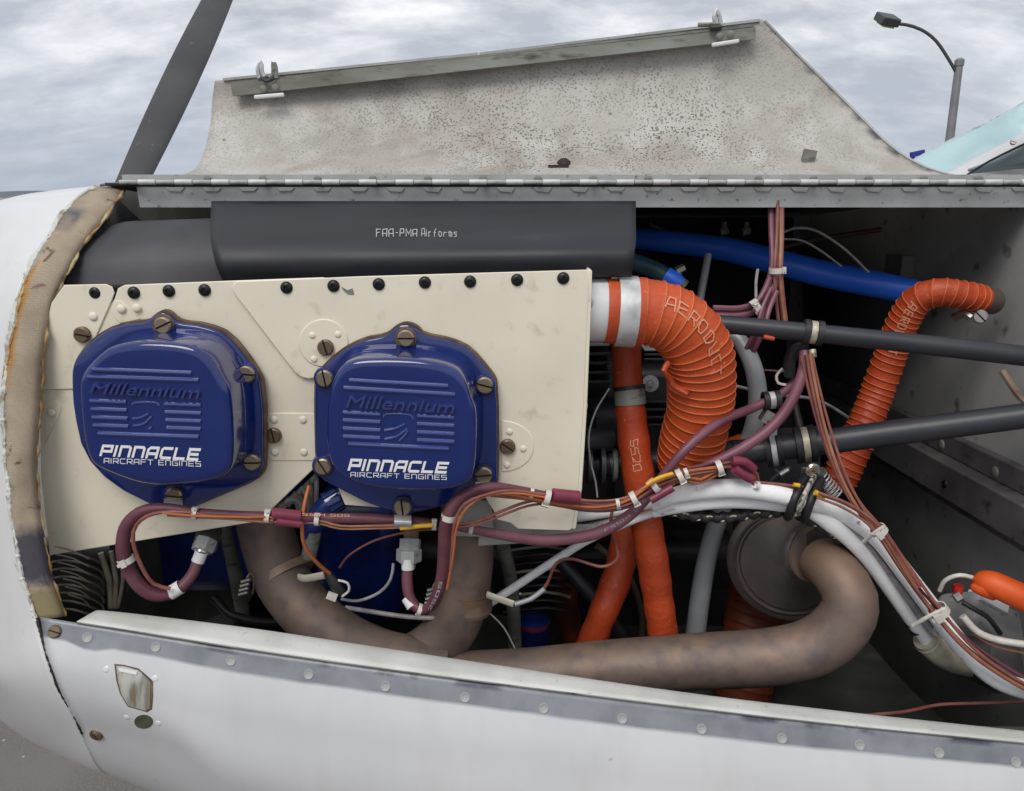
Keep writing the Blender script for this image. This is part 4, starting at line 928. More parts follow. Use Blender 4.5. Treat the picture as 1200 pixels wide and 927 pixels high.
# ================================================================ exhaust
ex = thing('exhaust_system', 'brown heat stained exhaust pipes joining and running along the sill', 'exhaust', P(500, 760, .70))
def ptube(nm, pts, r, par, m, sides=28, step=.008, **k): return obj(nm, tube(pts, r, sides, step, **k), par, M[m])
ptube('exhaust_pipe', [(300, 560, .76), (308, 600, .745), (318, 645, .735), (338, 690, .72), (380, 735, .705), (440, 768, .70), (520, 785, .70)], 32, ex, 'exhaust')
ptube('exhaust_pipe', [(548, 560, .75), (547, 610, .742), (546, 670, .732), (532, 730, .722), (500, 765, .715), (460, 783, .71)], 31, ex, 'exhaust')
mp_ = [(430, 800, .70), (520, 795, .70), (620, 791, .695), (700, 784, .69), (800, 776, .685), (900, 770, .68), (955, 757, .675), (988, 730, .672), (996, 700, .675), (980, 672, .69), (962, 655, .715)]
ptube('tail_pipe', [(p[0], p[1], p[2], r) for p, r in zip(mp_, (28, 30, 31, 32, 32, 33, 33, 32.5, 31, 28.5, 27))], 31, ex, 'pipe_exit')
tp = [(999, 712, .669, 32.5), (990, 683, .680, 30.5), (972, 662, .700, 28.2), (958, 652, .719, 27.3)]
for p, q, r in (((333, 668, .7285), (337, 676, .725), 34), ((545, 700, .7285), (544, 712, .727), 32.5)): obj('weld_bead', tube([p, q], r, 28), ex, M['clay'])
obj('clamp_band', tube([(546, 692, .7285), (543, 714, .7265)], 31.8, 28), ex, M['exhaust_rust'])
mu = thing('muffler', 'dark round muffler end with stepped rim where the exhaust elbow enters', 'muffler', P(925, 656, .76))
ax = Vector((-.30, -1, .10)).normalized(); mc = P(926, 657, .775)
mr = RD(69, 656, .775)
obj('muffler_can', lathe([(-.16, mr * .98), (-.008, mr * .98), (-.006, mr * 1.04), (.004, mr * 1.04), (.006, mr * .98)], 48, ax, mc), mu, M['muffler'])
obj('end_cap', lathe([(.002, mr * .93), (.0075, mr * .925), (.0085, mr * .90), (.0060, mr * .87), (.0062, mr * .84), (.0095, mr * .81), (.012, mr * .62), (.015, mr * .44), (.018, mr * .2)], 48, ax, mc), mu, M['muffler'])
obj('outlet_collar', tube([(941, 646, .742, 34), (949, 648, .735, 32), (953, 649, .730, 31), (955, 650, .727, 28.5)], 34, 28), mu, M['muffler'])
obj('collar_bead', tube([(950, 648.5, .732, 33), (953, 649.5, .729, 33)], 33, 28), mu, M['exhaust'])
for s, x, y, a in ((1, 285, 690, 0), (1, 503, 700, 0)):
    t = thing('worm_clamp', 'small bright clamp screw beside the %s exhaust pipe' % ('left' if x < 400 else 'second'), 'clamp', P(x, y, .70))
    for k in range(4): obj('thread', tube([(x - 5 + k, y + 7 - k * 5, .70), (x + 5 + k, y + 4 - k * 5, .70)], 2.4, 8), t, M['steel'])
    obj('loop', tube([(x + 4, y - 12, .702), (x + 8, y - 18, .705), (x + 13, y - 12, .708), (x + 11, y + 6, .708)], 1.2, 8), t, M['clay'])
for (pts, lab) in (([(350, 676, .695), (358, 678, .690), (380, 674, .688)], 'flat beige strap end sticking out of the left exhaust pipe'), ([(571, 697, .70), (582, 701, .695), (602, 708, .69)], 'flat beige strap end sticking out of the second exhaust pipe')):
    tag(obj('strap_end', tube(pts, 5, 10, .004, squash=.4) if False else sweep(smooth(world_path(pts, 4.6), .004), 10, squash=.45), None, M['cream_plastic']), lab, 'strap')
# ================================================================ orange hoses
M['orange_in_shade'] = mat('orange duct with shade painted in', (.16, .030, .010), .6, c2=(.08, .018, .008), sc=20)  # darker orange paints in the shade deep in the bay
def corr(pitch, amp, tw=1, sharpn=3):
    def f(s, a):
        ph = (s / pitch + wob(s) + tw * a / (2 * math.pi)) % 1.0
        return 1 + lump(s, a) + amp * (math.exp(-((ph - .5) / .12) ** 2) * 1.0 + .15 * math.sin(2 * math.pi * ph))
    return f
d1 = thing('air_duct', 'large ribbed orange duct elbow clamped to a white flange right of the cream plate', 'duct', P(740, 365, .70), 'orange ribbed ducts')
dp = [(740, 366, .700, 39), (765, 367, .700, 38.5), (790, 376, .702, 38.5), (810, 395, .706, 38.5), (820, 420, .712, 38.5), (822, 450, .720, 38.5), (819, 485, .730, 37.5), (812, 515, .742, 36.5), (806, 545, .755, 35)]
dpath = smooth(world_path(dp, 38), .0009)
obj('ribbed_duct', sweep(dpath, 48, corr(.0092, .030)), d1, M['orange'])
obj('duct_cord', helix(dpath, .0092, 1.026, .00055), d1, M['orange_thread'])
obj('stencil', text('AERODUCT', .12, path_map(dpath, .10, .42, .010, 1.04, -1, .012), lw=.7, gap=.45, sub=3, jit=.09), d1, M['duct_print'])
obj('duct_cuff', tube([(709, 364, .70), (722, 364.5, .70)], 38.5, 40), d1, M['orange'])
obj('duct_cuff', tube([(735, 365, .70), (752, 366, .70)], 40.6, 40), d1, M['orange'])
obj('steel_clamp', tube([(721.5, 364.5, .70), (744, 365.5, .70)], 41.6, 40), d1, M['alu_bright'])
obj('clamp_screw', join(bar(P(716, 324, .70), P(738, 325, .70), .008, .003), bar(P(720, 321, .70), P(736, 322, .70), .004, .002)), d1, M['steel'])
obj('tear', tube([(783, 425, .690), (778, 434, .686), (782, 440, .69), (790, 452, .695), (806, 462, .690)], 3.6, 8, .003), d1, M['orange_rough'])
fl_ = tag(obj('duct_flange', tube([(676, 363, .70), (690, 363.5, .70), (712, 364, .70)], 37, 40), None, M['white']), 'white round duct flange between the cream plate and the orange elbow', 'flange')
def hose(label, pts, r, m='orange_rough', par=None, step=.004):
    t = thing('orange_hose', label, 'hose', P(*pts[0][:3]), 'smooth orange hoses')
    pa = smooth(world_path(pts, r), step); k = random.random() * 6
    pa = [(p, rr * (1 + .025 * math.sin(i * .9 + k) + .02 * math.sin(i * .37))) for i, (p, rr) in enumerate(pa)]
    obj('sleeve', sweep(pa, 26), t, M['orange_in_shade' if 'dim' in label else m]); return t, pa
h1, h1p = hose('long orange hose hanging down from behind the ribbed elbow, banded with grey tape', [(733, 392, .765, 16.5), (735, 430, .76, 17), (738, 470, .752, 17), (743, 520, .745, 18.5), (751, 575, .74, 19), (762, 640, .735, 18.5), (771, 700, .735, 18), (779, 756, .735, 17)], 17)
obj('tape_band', tube([(737.5, 455, .754), (739, 474, .751)], 18.4, 26), h1, M['alu_dirty'])
obj('tape_edge', tube([(737, 452, .755), (737.6, 457, .754)], 19.0, 26), h1, M['cushion'])
obj('stencil', text('5520', .13, path_map(h1p, .31, .40, .007, 1.03, -1), lw=.7, gap=.4, sub=2, jit=.12), h1, M['duct_print'])
hose('shorter orange hose slanting down left behind the long orange hose', [(738, 600, .80, 17), (732, 640, .79, 18), (722, 680, .78, 17.5), (706, 720, .77, 17), (690, 762, .77, 17)], 17)
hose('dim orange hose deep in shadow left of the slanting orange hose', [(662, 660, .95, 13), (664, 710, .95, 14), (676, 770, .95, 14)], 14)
d2 = thing('air_duct', 'slim ribbed orange duct curving down from the firewall behind the dark mount tubes', 'duct', P(1150, 350, .82), 'orange ribbed ducts')
dp2 = [(1152, 351, .79, 15.5), (1125, 345, .785, 16), (1098, 343, .79, 16.5), (1075, 352, .80, 17), (1058, 378, .81, 17.5), (1044, 415, .82, 17.5), (1028, 460, .825, 18), (1010, 505, .82, 19.5), (996, 535, .82, 19.5), (980, 570, .82, 19)]
dpath2 = smooth(world_path(dp2, 17), .0011)
obj('ribbed_duct', sweep(dpath2, 36, corr(.0078, .05)), d2, M['orange_rough'])
obj('duct_cord', helix(dpath2, .0078, 1.045, .0004), d2, M['orange_thread'])
obj('stencil', text('AERODUCT', .15, path_map(dpath2, .24, .44, .0075, 1.06, -1, .001), lw=.7, gap=.4, sub=3, jit=.05), d2, M['duct_print'])
obj('duct_fitting', tube([(1146, 351, .79), (1163, 353, .80)], 15.5, 24), d2, M['patina'])
d3 = thing('air_duct', 'dim ribbed orange duct in shadow under the muffler', 'duct', P(880, 720, .86), 'orange ribbed ducts')
obj('ribbed_duct', sweep(smooth(world_path([(892, 660, .88), (886, 710, .87), (876, 770, .85), (866, 840, .83)], 33), .0014), 36, corr(.011, .03)), d3, M['orange_in_shade'])
hose('stub of orange hose emerging behind the lower mount tube', [(838, 540, .80), (852, 524, .79), (868, 516, .80)], 8, step=.003)
tag(obj('orange_mark', tube([(895, 394.5, .7085), (907, 397, .708)], 2.6, 8, .002), None, M['orange']), 'small orange tab on the underside of the upper mount tube', 'tab')
bt = thing('orange_boot', 'bright orange rubber boot poking in at the right edge over a silver box', 'boot', P(1160, 690, .68))
obj('boot', tube([(1146, 684, .69, 8), (1152, 682, .685, 13), (1163, 684, .68, 15), (1185, 694, .672, 15.5), (1225, 712, .66, 16)], 14, 22), bt, M['tip_orange'])
obj('boot_lobe', tube([(1141, 688, .685, 5), (1149, 690, .68, 8), (1165, 695, .68, 9)], 8, 16), bt, M['tip_orange'])
# ================================================================ steel mount tubes and their clamps
def mount(label, pts, r):
    t = thing('mount_tube', label, 'mount tube', P(*pts[0][:3]), 'engine mount tubes'); obj('tube', tube(pts, r, 28, .02), t, M['mount']); return t
mt1 = mount('upper dark grey mount tube sloping gently to the right edge', [(835, 379, .725, 10.5), (900, 385, .715, 10.8), (1010, 396, .70, 11.2), (1120, 408, .685, 11.8), (1330, 432, .66, 12.6)], 11)
mt2 = mount('lower dark grey mount tube rising to the right edge behind the white sleeves', [(686, 546, .79, 14), (800, 537, .77, 14.5), (920, 524, .745, 15), (1040, 508, .72, 15), (1150, 494, .70, 15), (1330, 470, .67, 15)], 15)
for px, py, Y, r in ((718, 545, .783, 19), (862, 531, .756, 16)): obj('sleeve_ring', tube([(px - 4, py + .6, Y), (px + 4, py - .4, Y)], r, 28), mt2, M['mount'])
for px, py, Y in ((724, 545, .78), ): obj('grey_ring', tube([(px - 7, py, Y), (px - 2, py, Y)], 19.6, 28), mt2, M['alu_dirty'])
def adel(label, pa, pb, r, w2=.5, face='cushion'):
    """cushioned clamp around a tube segment pa-pb"""
    t = thing('cushioned_clamp', label, 'clamp', P(*pa), 'cushioned clamps')
    a, b2 = P(*pa), P(*pb); rr = RD(r, pa[1], pa[2]); d = (b2 - a)
    prof = lathe([(0, rr * .98), (.0002, rr * 1.28), (d.length * .30, rr * 1.28), (d.length * .33, rr * 1.12), (d.length * .67, rr * 1.12), (d.length * .70, rr * 1.28), (d.length - .0002, rr * 1.28), (d.length, rr * .98)], 28, d, a, close=False)
    obj('cushion', prof, t, M['cushion'], sharp=30)
    obj('metal_band', lathe([(d.length * .34, rr * 1.1), (d.length * .345, rr * 1.19), (d.length * .655, rr * 1.19), (d.length * .66, rr * 1.1)], 28, d, a, close=False), t, M[face])
    return t
M['band_worn'] = mat('flaking gold clamp band', (.50, .46, .36), .45, .4, c2=(.20, .17, .11), sc=90, lo=.48, hi=.62, bump=.4)
c1 = adel('black cushioned clamp with worn metal band on the upper mount tube', (941, 388, .711), (964, 391, .708), 11.5, face='band_worn')
obj('bolt', tube([(952, 410, .705), (953, 419, .702)], 4.2, 10), c1, M['band_worn']); obj('bolt_shank', tube([(951, 418, .702), (950, 429, .702)], 1.8, 8), c1, M['alu_bright'])
c2 = adel('black cushioned clamp with bright band on the lower mount tube, nearer the elbow', (897, 527, .750), (917, 524.5, .746), 17, face='alu_bright')
c3 = adel('black cushioned clamp with tan band on the lower mount tube above the white sleeves', (932, 522, .742), (956, 519, .738), 17, face='band_worn')
adel('dark cushioned clamp with yellowed band on the lower mount tube by the ribbed elbow', (808, 536, .768), (822, 534.5, .765), 14.5, face='band_worn')
c4 = adel('black cushioned clamp around the mauve lead by the silver pipe', (894, 470, .73), (914, 468, .73), 8.5, face='alu_bright')
obj('bolt', join(box(P(902, 490, .728), (.016, .010, .012), M=Matrix.Rotation(.5, 3, 'Y')), box(P(903, 500, .728), (.010, .010, .014))), c4, M['steel'])
big = thing('cushioned_clamp', 'large black strap clamp with flaky metal band holding the white sleeves', 'clamp', P(943, 580, .68), 'cushioned clamps')
lp = [(958, 552, .712), (950, 566, .690), (941, 584, .676), (935, 602, .682)]
for dx, w, m, dy in ((-10, 5.2, 'cushion', 0), (9, 5.2, 'cushion', 3)):
    obj('cushion', tube([(x + dx, y + dy, Y + .001) for x, y, Y in lp] + [(933 + dx, 606 + dy, .70)], w, 12), big, M[m])
obj('cushion_web', sheet([[(x - 11, y - 1, Y + .003), (x + 11, y + 2, Y + .003)] for x, y, Y in lp], 3, 5), big, M['cushion'])
M['band_flaky'] = mat('flaky white clamp band', (.60, .60, .55), .45, .3, c2=(.10, .095, .07), sc=170, lo=.5, hi=.58, bump=.4)
obj('metal_band', sweep(smooth([(P(x, y, Y - .004), RD(5.5, y, Y)) for x, y, Y in lp], .004), 12, squash=.5), big, M['band_flaky'])
obj('lug', bar(P(940, 556, .705), P(966, 556, .705), .008, .012), big, M['steel'])
stud('phillips_screw', SSCREW, 952, 551, .698, 9, big, .7); stud('nut', SCREW, 951, 551, .6955, 5.5, big, .2)
sp = thing('coil_spring', 'small silver coil spring right of the big strap clamp', 'spring', P(975, 572, .70))
q = smooth([(P(962, 558, .705), 1), (P(982, 582, .70), 1)], .0008); V = []
cl = []; d = (q[-1][0] - q[0][0]).normalized(); e1 = d.cross(Vector((0, 1, 0))).normalized(); e2 = d.cross(e1); n_ = 90
for i in range(n_): a = i / n_ * 2 * math.pi * 7; cl.append((q[0][0].lerp(q[-1][0], i / n_) + (e1 * math.cos(a) + e2 * math.sin(a)) * .0062, .0007))
obj('coil', sweep(cl, 6), sp, M['alu_bright'])
# ================================================================ other tubes
def single(nm, label, cat, pts, r, m, sides=20, step=.006, grp=None): return tag(obj(nm, tube(pts, r, sides, step), None, M[m]), label, cat, grp)
single('blue_hose', 'bright blue hose crossing the dark top of the bay', 'hose', [(735, 278, 1.02, 12), (790, 284, 1.0, 13), (850, 292, .98, 14), (910, 307, .95, 15), (970, 322, .93, 15.5), (1030, 334, .90, 15.5), (1085, 345, .88, 14)], 14, 'blue_hose', 28)
tl = thing('teal_pipe', 'shadowed teal pipe with a blue end above the ribbed elbow', 'pipe', P(760, 315, .86))
obj('pipe', tube([(735, 305, .87, 11), (765, 316, .86, 11), (782, 325, .85, 10)], 10, 20), tl, M['teal']); obj('end_fitting', tube([(780, 323, .848, 11), (790, 329, .845, 11), (801, 336, .842, 8)], 10, 20), tl, M['blue_hose'])
obj('end_ring', tube([(798, 334, .842), (802, 337, .841)], 9, 16), tl, M['patina'])
single('grey_tube', 'short dull grey tube leaning behind the top of the ribbed elbow', 'tube', [(830, 298, .92, 4.2), (825, 325, .91, 4.5), (820, 352, .90, 4.8)], 4.5, 'tube_grey')
single('silver_pipe', 'silver curved pipe descending between the ribbed elbow and the mauve lead', 'pipe', [(860, 392, .80, 9), (873, 408, .79, 10), (884, 435, .785, 10.5), (888, 470, .785, 11), (882, 505, .79, 11), (868, 540, .80, 11), (848, 590, .82, 11), (832, 640, .83, 11), (822, 690, .83, 11.5), (814, 750, .83, 11.5)], 10, 'tube_grey', 26)
wr = thing('spring_tube', 'white rod running diagonally up from the second exhaust pipe', 'rod', P(620, 675, .74))
obj('rod', tube([(566, 712, .745), (600, 690, .74), (650, 657, .735), (690, 632, .73), (740, 610, .72), (790, 592, .70)], 5.0, 14), wr, M['white_sleeve'])
single('flat_tube', 'pale flat tube emerging behind the foot of the cream plate', 'tube', [(655, 608, .725, 7), (690, 603, .72, 7), (730, 596, .715, 7), (775, 586, .70, 7)], 7, 'white_sleeve')
single('flat_tube', 'second pale tube just under the foot of the cream plate', 'tube', [(655, 622, .73, 5), (690, 617, .725, 5), (735, 606, .715, 5)], 5, 'alu')
W1 = [(765, 592, .705, 8), (790, 581, .70, 10), (830, 574, .695, 11.5), (870, 573, .69, 11.5), (910, 579, .685, 11), (945, 588, .685, 10), (985, 600, .69, 10), (1027, 630, .685, 10), (1064, 676, .675, 10.5), (1096, 718, .665, 11), (1132, 763, .655, 11.5), (1168, 796, .648, 11), (1215, 812, .64, 12)]
W2 = [(765, 601, .71, 6), (800, 593, .705, 8), (850, 588, .70, 8), (900, 590, .698, 8), (945, 597, .692, 9), (975, 615, .69, 10), (1006, 643, .69, 8.5), (1038, 684, .69, 8.5), (1064, 720, .69, 8.5), (1090, 756, .692, 8.5)]
single('white_sleeve', 'upper thick white sleeved cable arching right and down past the brown wires', 'cable', W1, 11, 'white_sleeve', 24, .005, 'white sleeved cables')
wt = thing('white_sleeve', 'lower thick white sleeved cable ending in an ivory cap', 'cable', P(900, 590, .70), 'white sleeved cables')
obj('sleeve', tube(W2, 9, 24, .005), wt, M['white_sleeve'])
obj('cap', tube([(1083, 747, .693, 14.5), (1090, 752, .694, 15.5), (1094, 756, .695, 17), (1105, 765, .70, 17), (1120, 774, .71, 15), (1140, 782, .73, 12)], 16, 24, .003), wt, M['cream_plastic'])
obj('cap_rim', lathe([(0, .0118), (.0015, .0128), (.003, .0120)], 24, (P(1105, 765, .70) - P(1085, 749, .693)), P(1085, 750, .692), close=False), wt, M['cream_plastic'])
single('grey_lead', 'thin grey sleeve squeezed between the two white cables', 'cable', [(955, 588, .69), (990, 612, .692), (1025, 650, .69), (1060, 697, .685), (1095, 745, .68)], 4, 'wire_grey')
# black braided line with yellow flecks
br = thing('braided_line', 'black spiral wrapped line with yellow flecks under the white cables', 'cable', P(860, 602, .70))
bp_ = smooth(world_path([(775, 596, .715), (810, 604, .71), (850, 606, .708), (890, 601, .706), (930, 601, .704), (965, 619, .70), (1000, 645, .70), (1035, 683, .695), (1075, 740, .69)], 6.2), .0012)
obj('wrap', sweep(bp_, 16, lambda s, a: 1 + .18 * math.sin(2 * math.pi * (s / .011) + a)), br, M['cushion'])
fm = mesh('fleck', lathe([(0, 1), (.3, .8), (.4, .1)], 8), [mat('yellow fleck', (.62, .56, .34), .5)])
for i in range(0, len(bp_) - 1, max(1, int(len(bp_) / 26))):
    p, r = bp_[i]; put('fleck', fm, p + Vector((0, -r * .95, (-.35 if i % 2 else .45) * r)), (.0034, .0012, .0012), (bp_[i + 1][0] - p).to_track_quat('X', 'Z'), br)
# ================================================================ wiring
def bundle(t, pts, n, spread, r, mats, step=.006, tw=1.0, nm='wire'):
    base = smooth(world_path(pts, r), step); ln = 0
    D = []
    for i in range(len(base)):
        if i: ln += (base[i][0] - base[i - 1][0]).length
        D.append(ln)
    for k in range(n):
        ph = 2 * math.pi * k / n + random.random(); out = []; f1 = random.uniform(20, 34) * tw; sp_ = spread * random.uniform(.6, 1.1)
        for i, (p, rr) in enumerate(base):
            T = (base[min(i + 1, len(base) - 1)][0] - base[max(i - 1, 0)][0]).normalized(); e = Vector((0, -1, 0)); e = (e - T * e.dot(T)).normalized(); g_ = T.cross(e)
            a = ph + math.sin(D[i] * f1 + k) * .9 + D[i] * 9 * tw; u = RD(sp_, 500, p.y)
            out.append((p + e * (math.cos(a) * u * .7) + g_ * (math.sin(a) * u), rr * (.9 + .2 * ((k * 37) % 5) / 4)))
        obj(nm, sweep(out, 8), t, M[mats[k % len(mats)]])
def tie(t, x, y, Y, dx, dy, r, roll=0): return ring_on('cable_tie', TIE, (x - dx, y - dy, Y), (x + dx, y + dy, Y), r * .85, t, roll)
def harness(label, cat, loc): return thing('wire_harness', label, cat, P(*loc))
# left looping sleeve
ha = harness('maroon sleeved cable looping left under the left rocker cover to a steel connector', 'cable', (150, 640, .63))
obj('sleeve', tube([(232, 656, .655, 6), (226, 672, .65, 6.5), (215, 686, .645, 7), (200, 695, .64, 7.5), (182, 697, .635, 8), (165, 688, .632, 8), (151, 668, .63, 8), (144, 645, .628, 8), (147, 620, .626, 8), (158, 605, .625, 7.5), (175, 597, .625, 7), (200, 596, .625, 6), (235, 601, .626, 5.5), (280, 604, .63, 5.5), (325, 605, .635, 5.5), (370, 607, .645, 6), (430, 608, .65, 6.5), (480, 611, .650, 6.5), (512, 615, .650, 6)], 6.5, 18, .004), ha, M['maroon'])
obj('wire', tube([(200, 690, .632), (180, 684, .628), (166, 664, .622), (156, 635, .620), (160, 615, .618), (180, 602, .616), (215, 600, .618), (260, 606, .622), (320, 610, .628)], 2.3, 8), ha, M['wire_brown'])
obj('wire', tube([(196, 604, .618), (230, 606, .619), (280, 609, .622), (318, 612, .628), (345, 609, .64), (372, 611, .642)], 1.6, 8), ha, M['wire_tan'])
obj('wire', tube([(190, 601, .615), (230, 604.5, .616), (290, 606, .621), (316, 606, .627), (340, 613, .64)], 1.5, 8), ha, M['wire_orange'])
bundle(ha, [(345, 611, .642), (372, 611, .642), (400, 618, .644), (440, 618, .644), (470, 617, .640)], 3, 3, 1.4, ['wire_tan', 'wire_brown'])
obj('heat_shrink', tube([(318, 602, .632), (352, 605, .638)], 7, 16), ha, M['magenta']); obj('heat_shrink', tube([(324, 611, .630), (353, 614, .636)], 5, 16), ha, M['magenta'])
obj('yellow_sleeve', tube([(469, 619, .636), (485, 617, .636), (507, 615.5, .638)], 2.9, 10), ha, M['wire_yellow'])
obj('sleeve_print', text('FSSIM 505', .16, path_map(smooth(world_path([(345, 606, .64), (370, 607, .64), (412, 608, .645)], 6.6), .004), .05, .95, .0022, 1.03, -1, .003), lw=.6, gap=.35), ha, M['duct_print'])
tie(ha, 148, 657, .628, 2, 4, 10, 1.2); tie(ha, 229, 602, .622, 3, .3, 7.5); tie(ha, 314, 605, .630, 3, .4, 8); tie(ha, 372, 609, .643, 3, .3, 7.5); tie(ha, 509, 615, .645, 3, .2, 7)
ring_on('label_sleeve', LABEL, (208, 690, .642), (203, 693, .641), 8, ha); ring_on('label_sleeve', LABEL, (235, 650, .656), (233, 655, .655), 7, ha)
cn = thing('plug_connector', 'steel hex spark plug connector at the end of the left maroon loop', 'connector', P(240, 636, .67), 'spark plug connectors')
obj('hex_nut', lathe([(0, .009), (.001, .0100), (.011, .0100), (.012, .009)], 6, P(242, 630, .67) - P(235, 648, .66), P(236.5, 646, .66)), cn, M['alu']); obj('ferrule', tube([(236, 648, .66), (240, 637, .665)], 9, 18), cn, M['steel']); obj('body', tube([(240, 640, .666), (246, 622, .69)], 14, 20), cn, M['muffler'])
# second loop
hb = harness('thick maroon sleeved cable dropping from the right rocker cover to the second connector', 'cable', (500, 700, .63))
obj('sleeve', tube([(478, 660, .665, 6), (477, 680, .66, 6.5), (480, 700, .655, 6.5), (490, 713, .65, 6), (503, 712, .645, 6), (513, 695, .635, 7), (519, 670, .63, 7.5), (521, 640, .625, 8), (523, 612, .62, 8), (533, 590, .62, 7.5), (552, 576, .622, 7), (578, 571, .625, 6), (610, 574, .63, 4.5), (645, 581, .635, 4)], 7, 18, .004), hb, M['maroon'])
obj('wire', tube([(528, 668, .62), (530, 640, .615), (533, 612, .612), (545, 590, .612), (572, 579, .614), (600, 575, .62), (640, 580, .628)], 1.9, 8), hb, M['wire_brown'])
obj('wire', tube([(524, 690, .625), (531, 650, .616), (535, 618, .613), (548, 594, .613), (570, 581, .615), (604, 578, .62), (645, 584, .628)], 1.5, 8), hb, M['wire_orange'])
tie(hb, 526, 606, .62, 1, -5, 9.5, 2.6); tie(hb, 492, 714, .648, 3, 1, 7, 3)
ring_on('label_sleeve', LABEL, (479, 703, .655), (482, 708, .653), 7, hb); ring_on('label_sleeve', LABEL, (478, 658, .665), (478, 664, .664), 7, hb)
obj('sleeve_print', text('2505', .18, path_map(smooth(world_path([(505, 711, .641), (513, 695, .633), (518, 676, .629)], 7), .003), .05, .95, .0022, 1.03, -1), lw=.7, gap=.4), hb, M['chalkpen'])
cn = thing('plug_connector', 'silver hex spark plug connector hanging under the right rocker cover', 'connector', P(480, 645, .67), 'spark plug connectors')
obj('hex_nut', lathe([(0, .0105), (.001, .0115), (.011, .0115), (.012, .0105)], 6, Vector((.03, .15, 1)), P(479, 658, .67)), cn, M['alu']); obj('ferrule', tube([(478.5, 665, .667), (479, 652, .668)], 8.5, 18), cn, M['steel']); obj('upper_nut', tube([(480, 648, .672), (481, 632, .678)], 13, 6), cn, M['alu']); obj('body', tube([(481, 636, .68), (483, 612, .69)], 9, 20), cn, M['clay'])
# long mauve ignition lead
hc = harness('mauve ignition lead sagging under the cream plate and rising to the lower mount tube', 'cable', (660, 630, .66))
lead = [(530, 617, .640, 4), (550, 620, .645, 5), (590, 627, .652, 6.2), (630, 633, .658, 6.5), (670, 631, .662, 6.8), (705, 623, .668, 6.8), (735, 606, .675, 6.8), (758, 583, .685, 6.2), (778, 557, .682, 5.8), (800, 530, .682, 5.8), (825, 507, .690, 5.8), (850, 491, .705, 5.5), (880, 479, .726, 5.5), (897, 471, .73, 5.2), (915, 462, .735, 5), (932, 446, .74, 5)]
obj('lead', tube(lead, 6, 18, .005), hc, M['mauve']); lpth = smooth(world_path(lead, 6), .005)
obj('sleeve_print', text('FSSIM 5055', .12, path_map(lpth, .36, .50, .0022, 1.03, -1), lw=.6, gap=.5), hc, M['chalkpen']); tie(hc, 552, 620, .645, 3, .6, 6.5)
hd = harness('mauve ignition lead curving down from the upper mount tube to the wire bundle', 'cable', (940, 430, .70))
obj('lead', tube([(943, 412, .712, 6.4), (942, 432, .705, 6.6), (934, 456, .70, 6.6), (920, 482, .696, 6.5), (900, 504, .692, 6.5), (875, 522, .69, 6.5), (852, 535, .688, 6.2), (830, 545, .688, 5.5), (805, 557, .69, 4.5)], 6.4, 18, .005), hd, M['mauve'])
# central bundle
he = harness('tangle of thin brown and orange wires with yellow and maroon sleeves tied across the centre', 'wiring', (760, 570, .67))
bundle(he, [(575, 576, .625), (622, 581, .630), (660, 588, .640), (700, 593, .650), (735, 588, .660), (765, 570, .668), (800, 556, .674), (843, 547, .680)], 9, 6.5, 1.6, ['wire_brown', 'wire_tan', 'maroon', 'wire_orange'], tw=.7)
bundle(he, [(532, 616, .632), (560, 612, .635), (590, 600, .636), (618, 590, .638), (645, 588, .642), (690, 596, .65), (730, 590, .662), (760, 572, .672)], 3, 3, 1.8, ['wire_brown', 'wire_tan'], tw=.5)
bundle(he, [(745, 585, .668), (775, 572, .672), (800, 560, .675), (820, 564, .676), (843, 552, .680)], 3, 4, 1.7, ['wire_tan', 'wire_dark', 'wire_orange'])
bundle(he, [(843, 547, .68), (865, 545, .682), (884, 558, .684), (886, 568, .684), (910, 571, .684), (940, 574, .684)], 4, 4, 1.8, ['wire_brown', 'wire_tan', 'wire_brown'])
obj('heat_shrink', tube([(648, 580, .630), (678, 583, .636)], 8, 18), he, M['magenta']); obj('heat_shrink', tube([(762, 586, .662), (788, 571, .664)], 5.2, 16), he, M['magenta'])
obj('heat_shrink', tube([(858, 540, .676), (872, 541, .677), (883, 550, .68)], 5.5, 16), he, M['magenta']); obj('heat_shrink', tube([(860, 549, .674), (870, 556, .675), (880, 561, .677)], 5.5, 16), he, M['magenta'])
obj('yellow_sleeve', tube([(757, 568, .655), (772, 560, .658), (788, 555, .662)], 2.4, 10), he, M['wire_yellow']); obj('yellow_sleeve', tube([(754, 572, .654), (766, 565, .655)], 2.0, 10), he, M['wire_orange'])
obj('yellow_ferrule', tube([(930, 568, .675), (937, 569, .675)], 2.6, 10), he, M['wire_yellow']); obj('yellow_ferrule', tube([(955, 577, .670), (966, 582, .670)], 3.4, 10), he, M['wire_yellow'])
for x, y, Y, dx, dy, r in ((623, 578, .628, 3, .6, 6), (641, 583, .632, 3, .8, 9.5), (724, 590, .655, 3, -.5, 6), (743, 584, .66, 3, -1.5, 9), (767, 569, .664, 3, -2, 9.5), (797, 558, .668, 3, -1.5, 9), (804, 554, .668, 3, -1, 6), (843, 548, .676, 3, -1, 9), (887, 569, .68, 3, 1, 5.5)): tie(he, x, y, Y, dx, dy, r, random.uniform(-.5, .5) + 2.8)
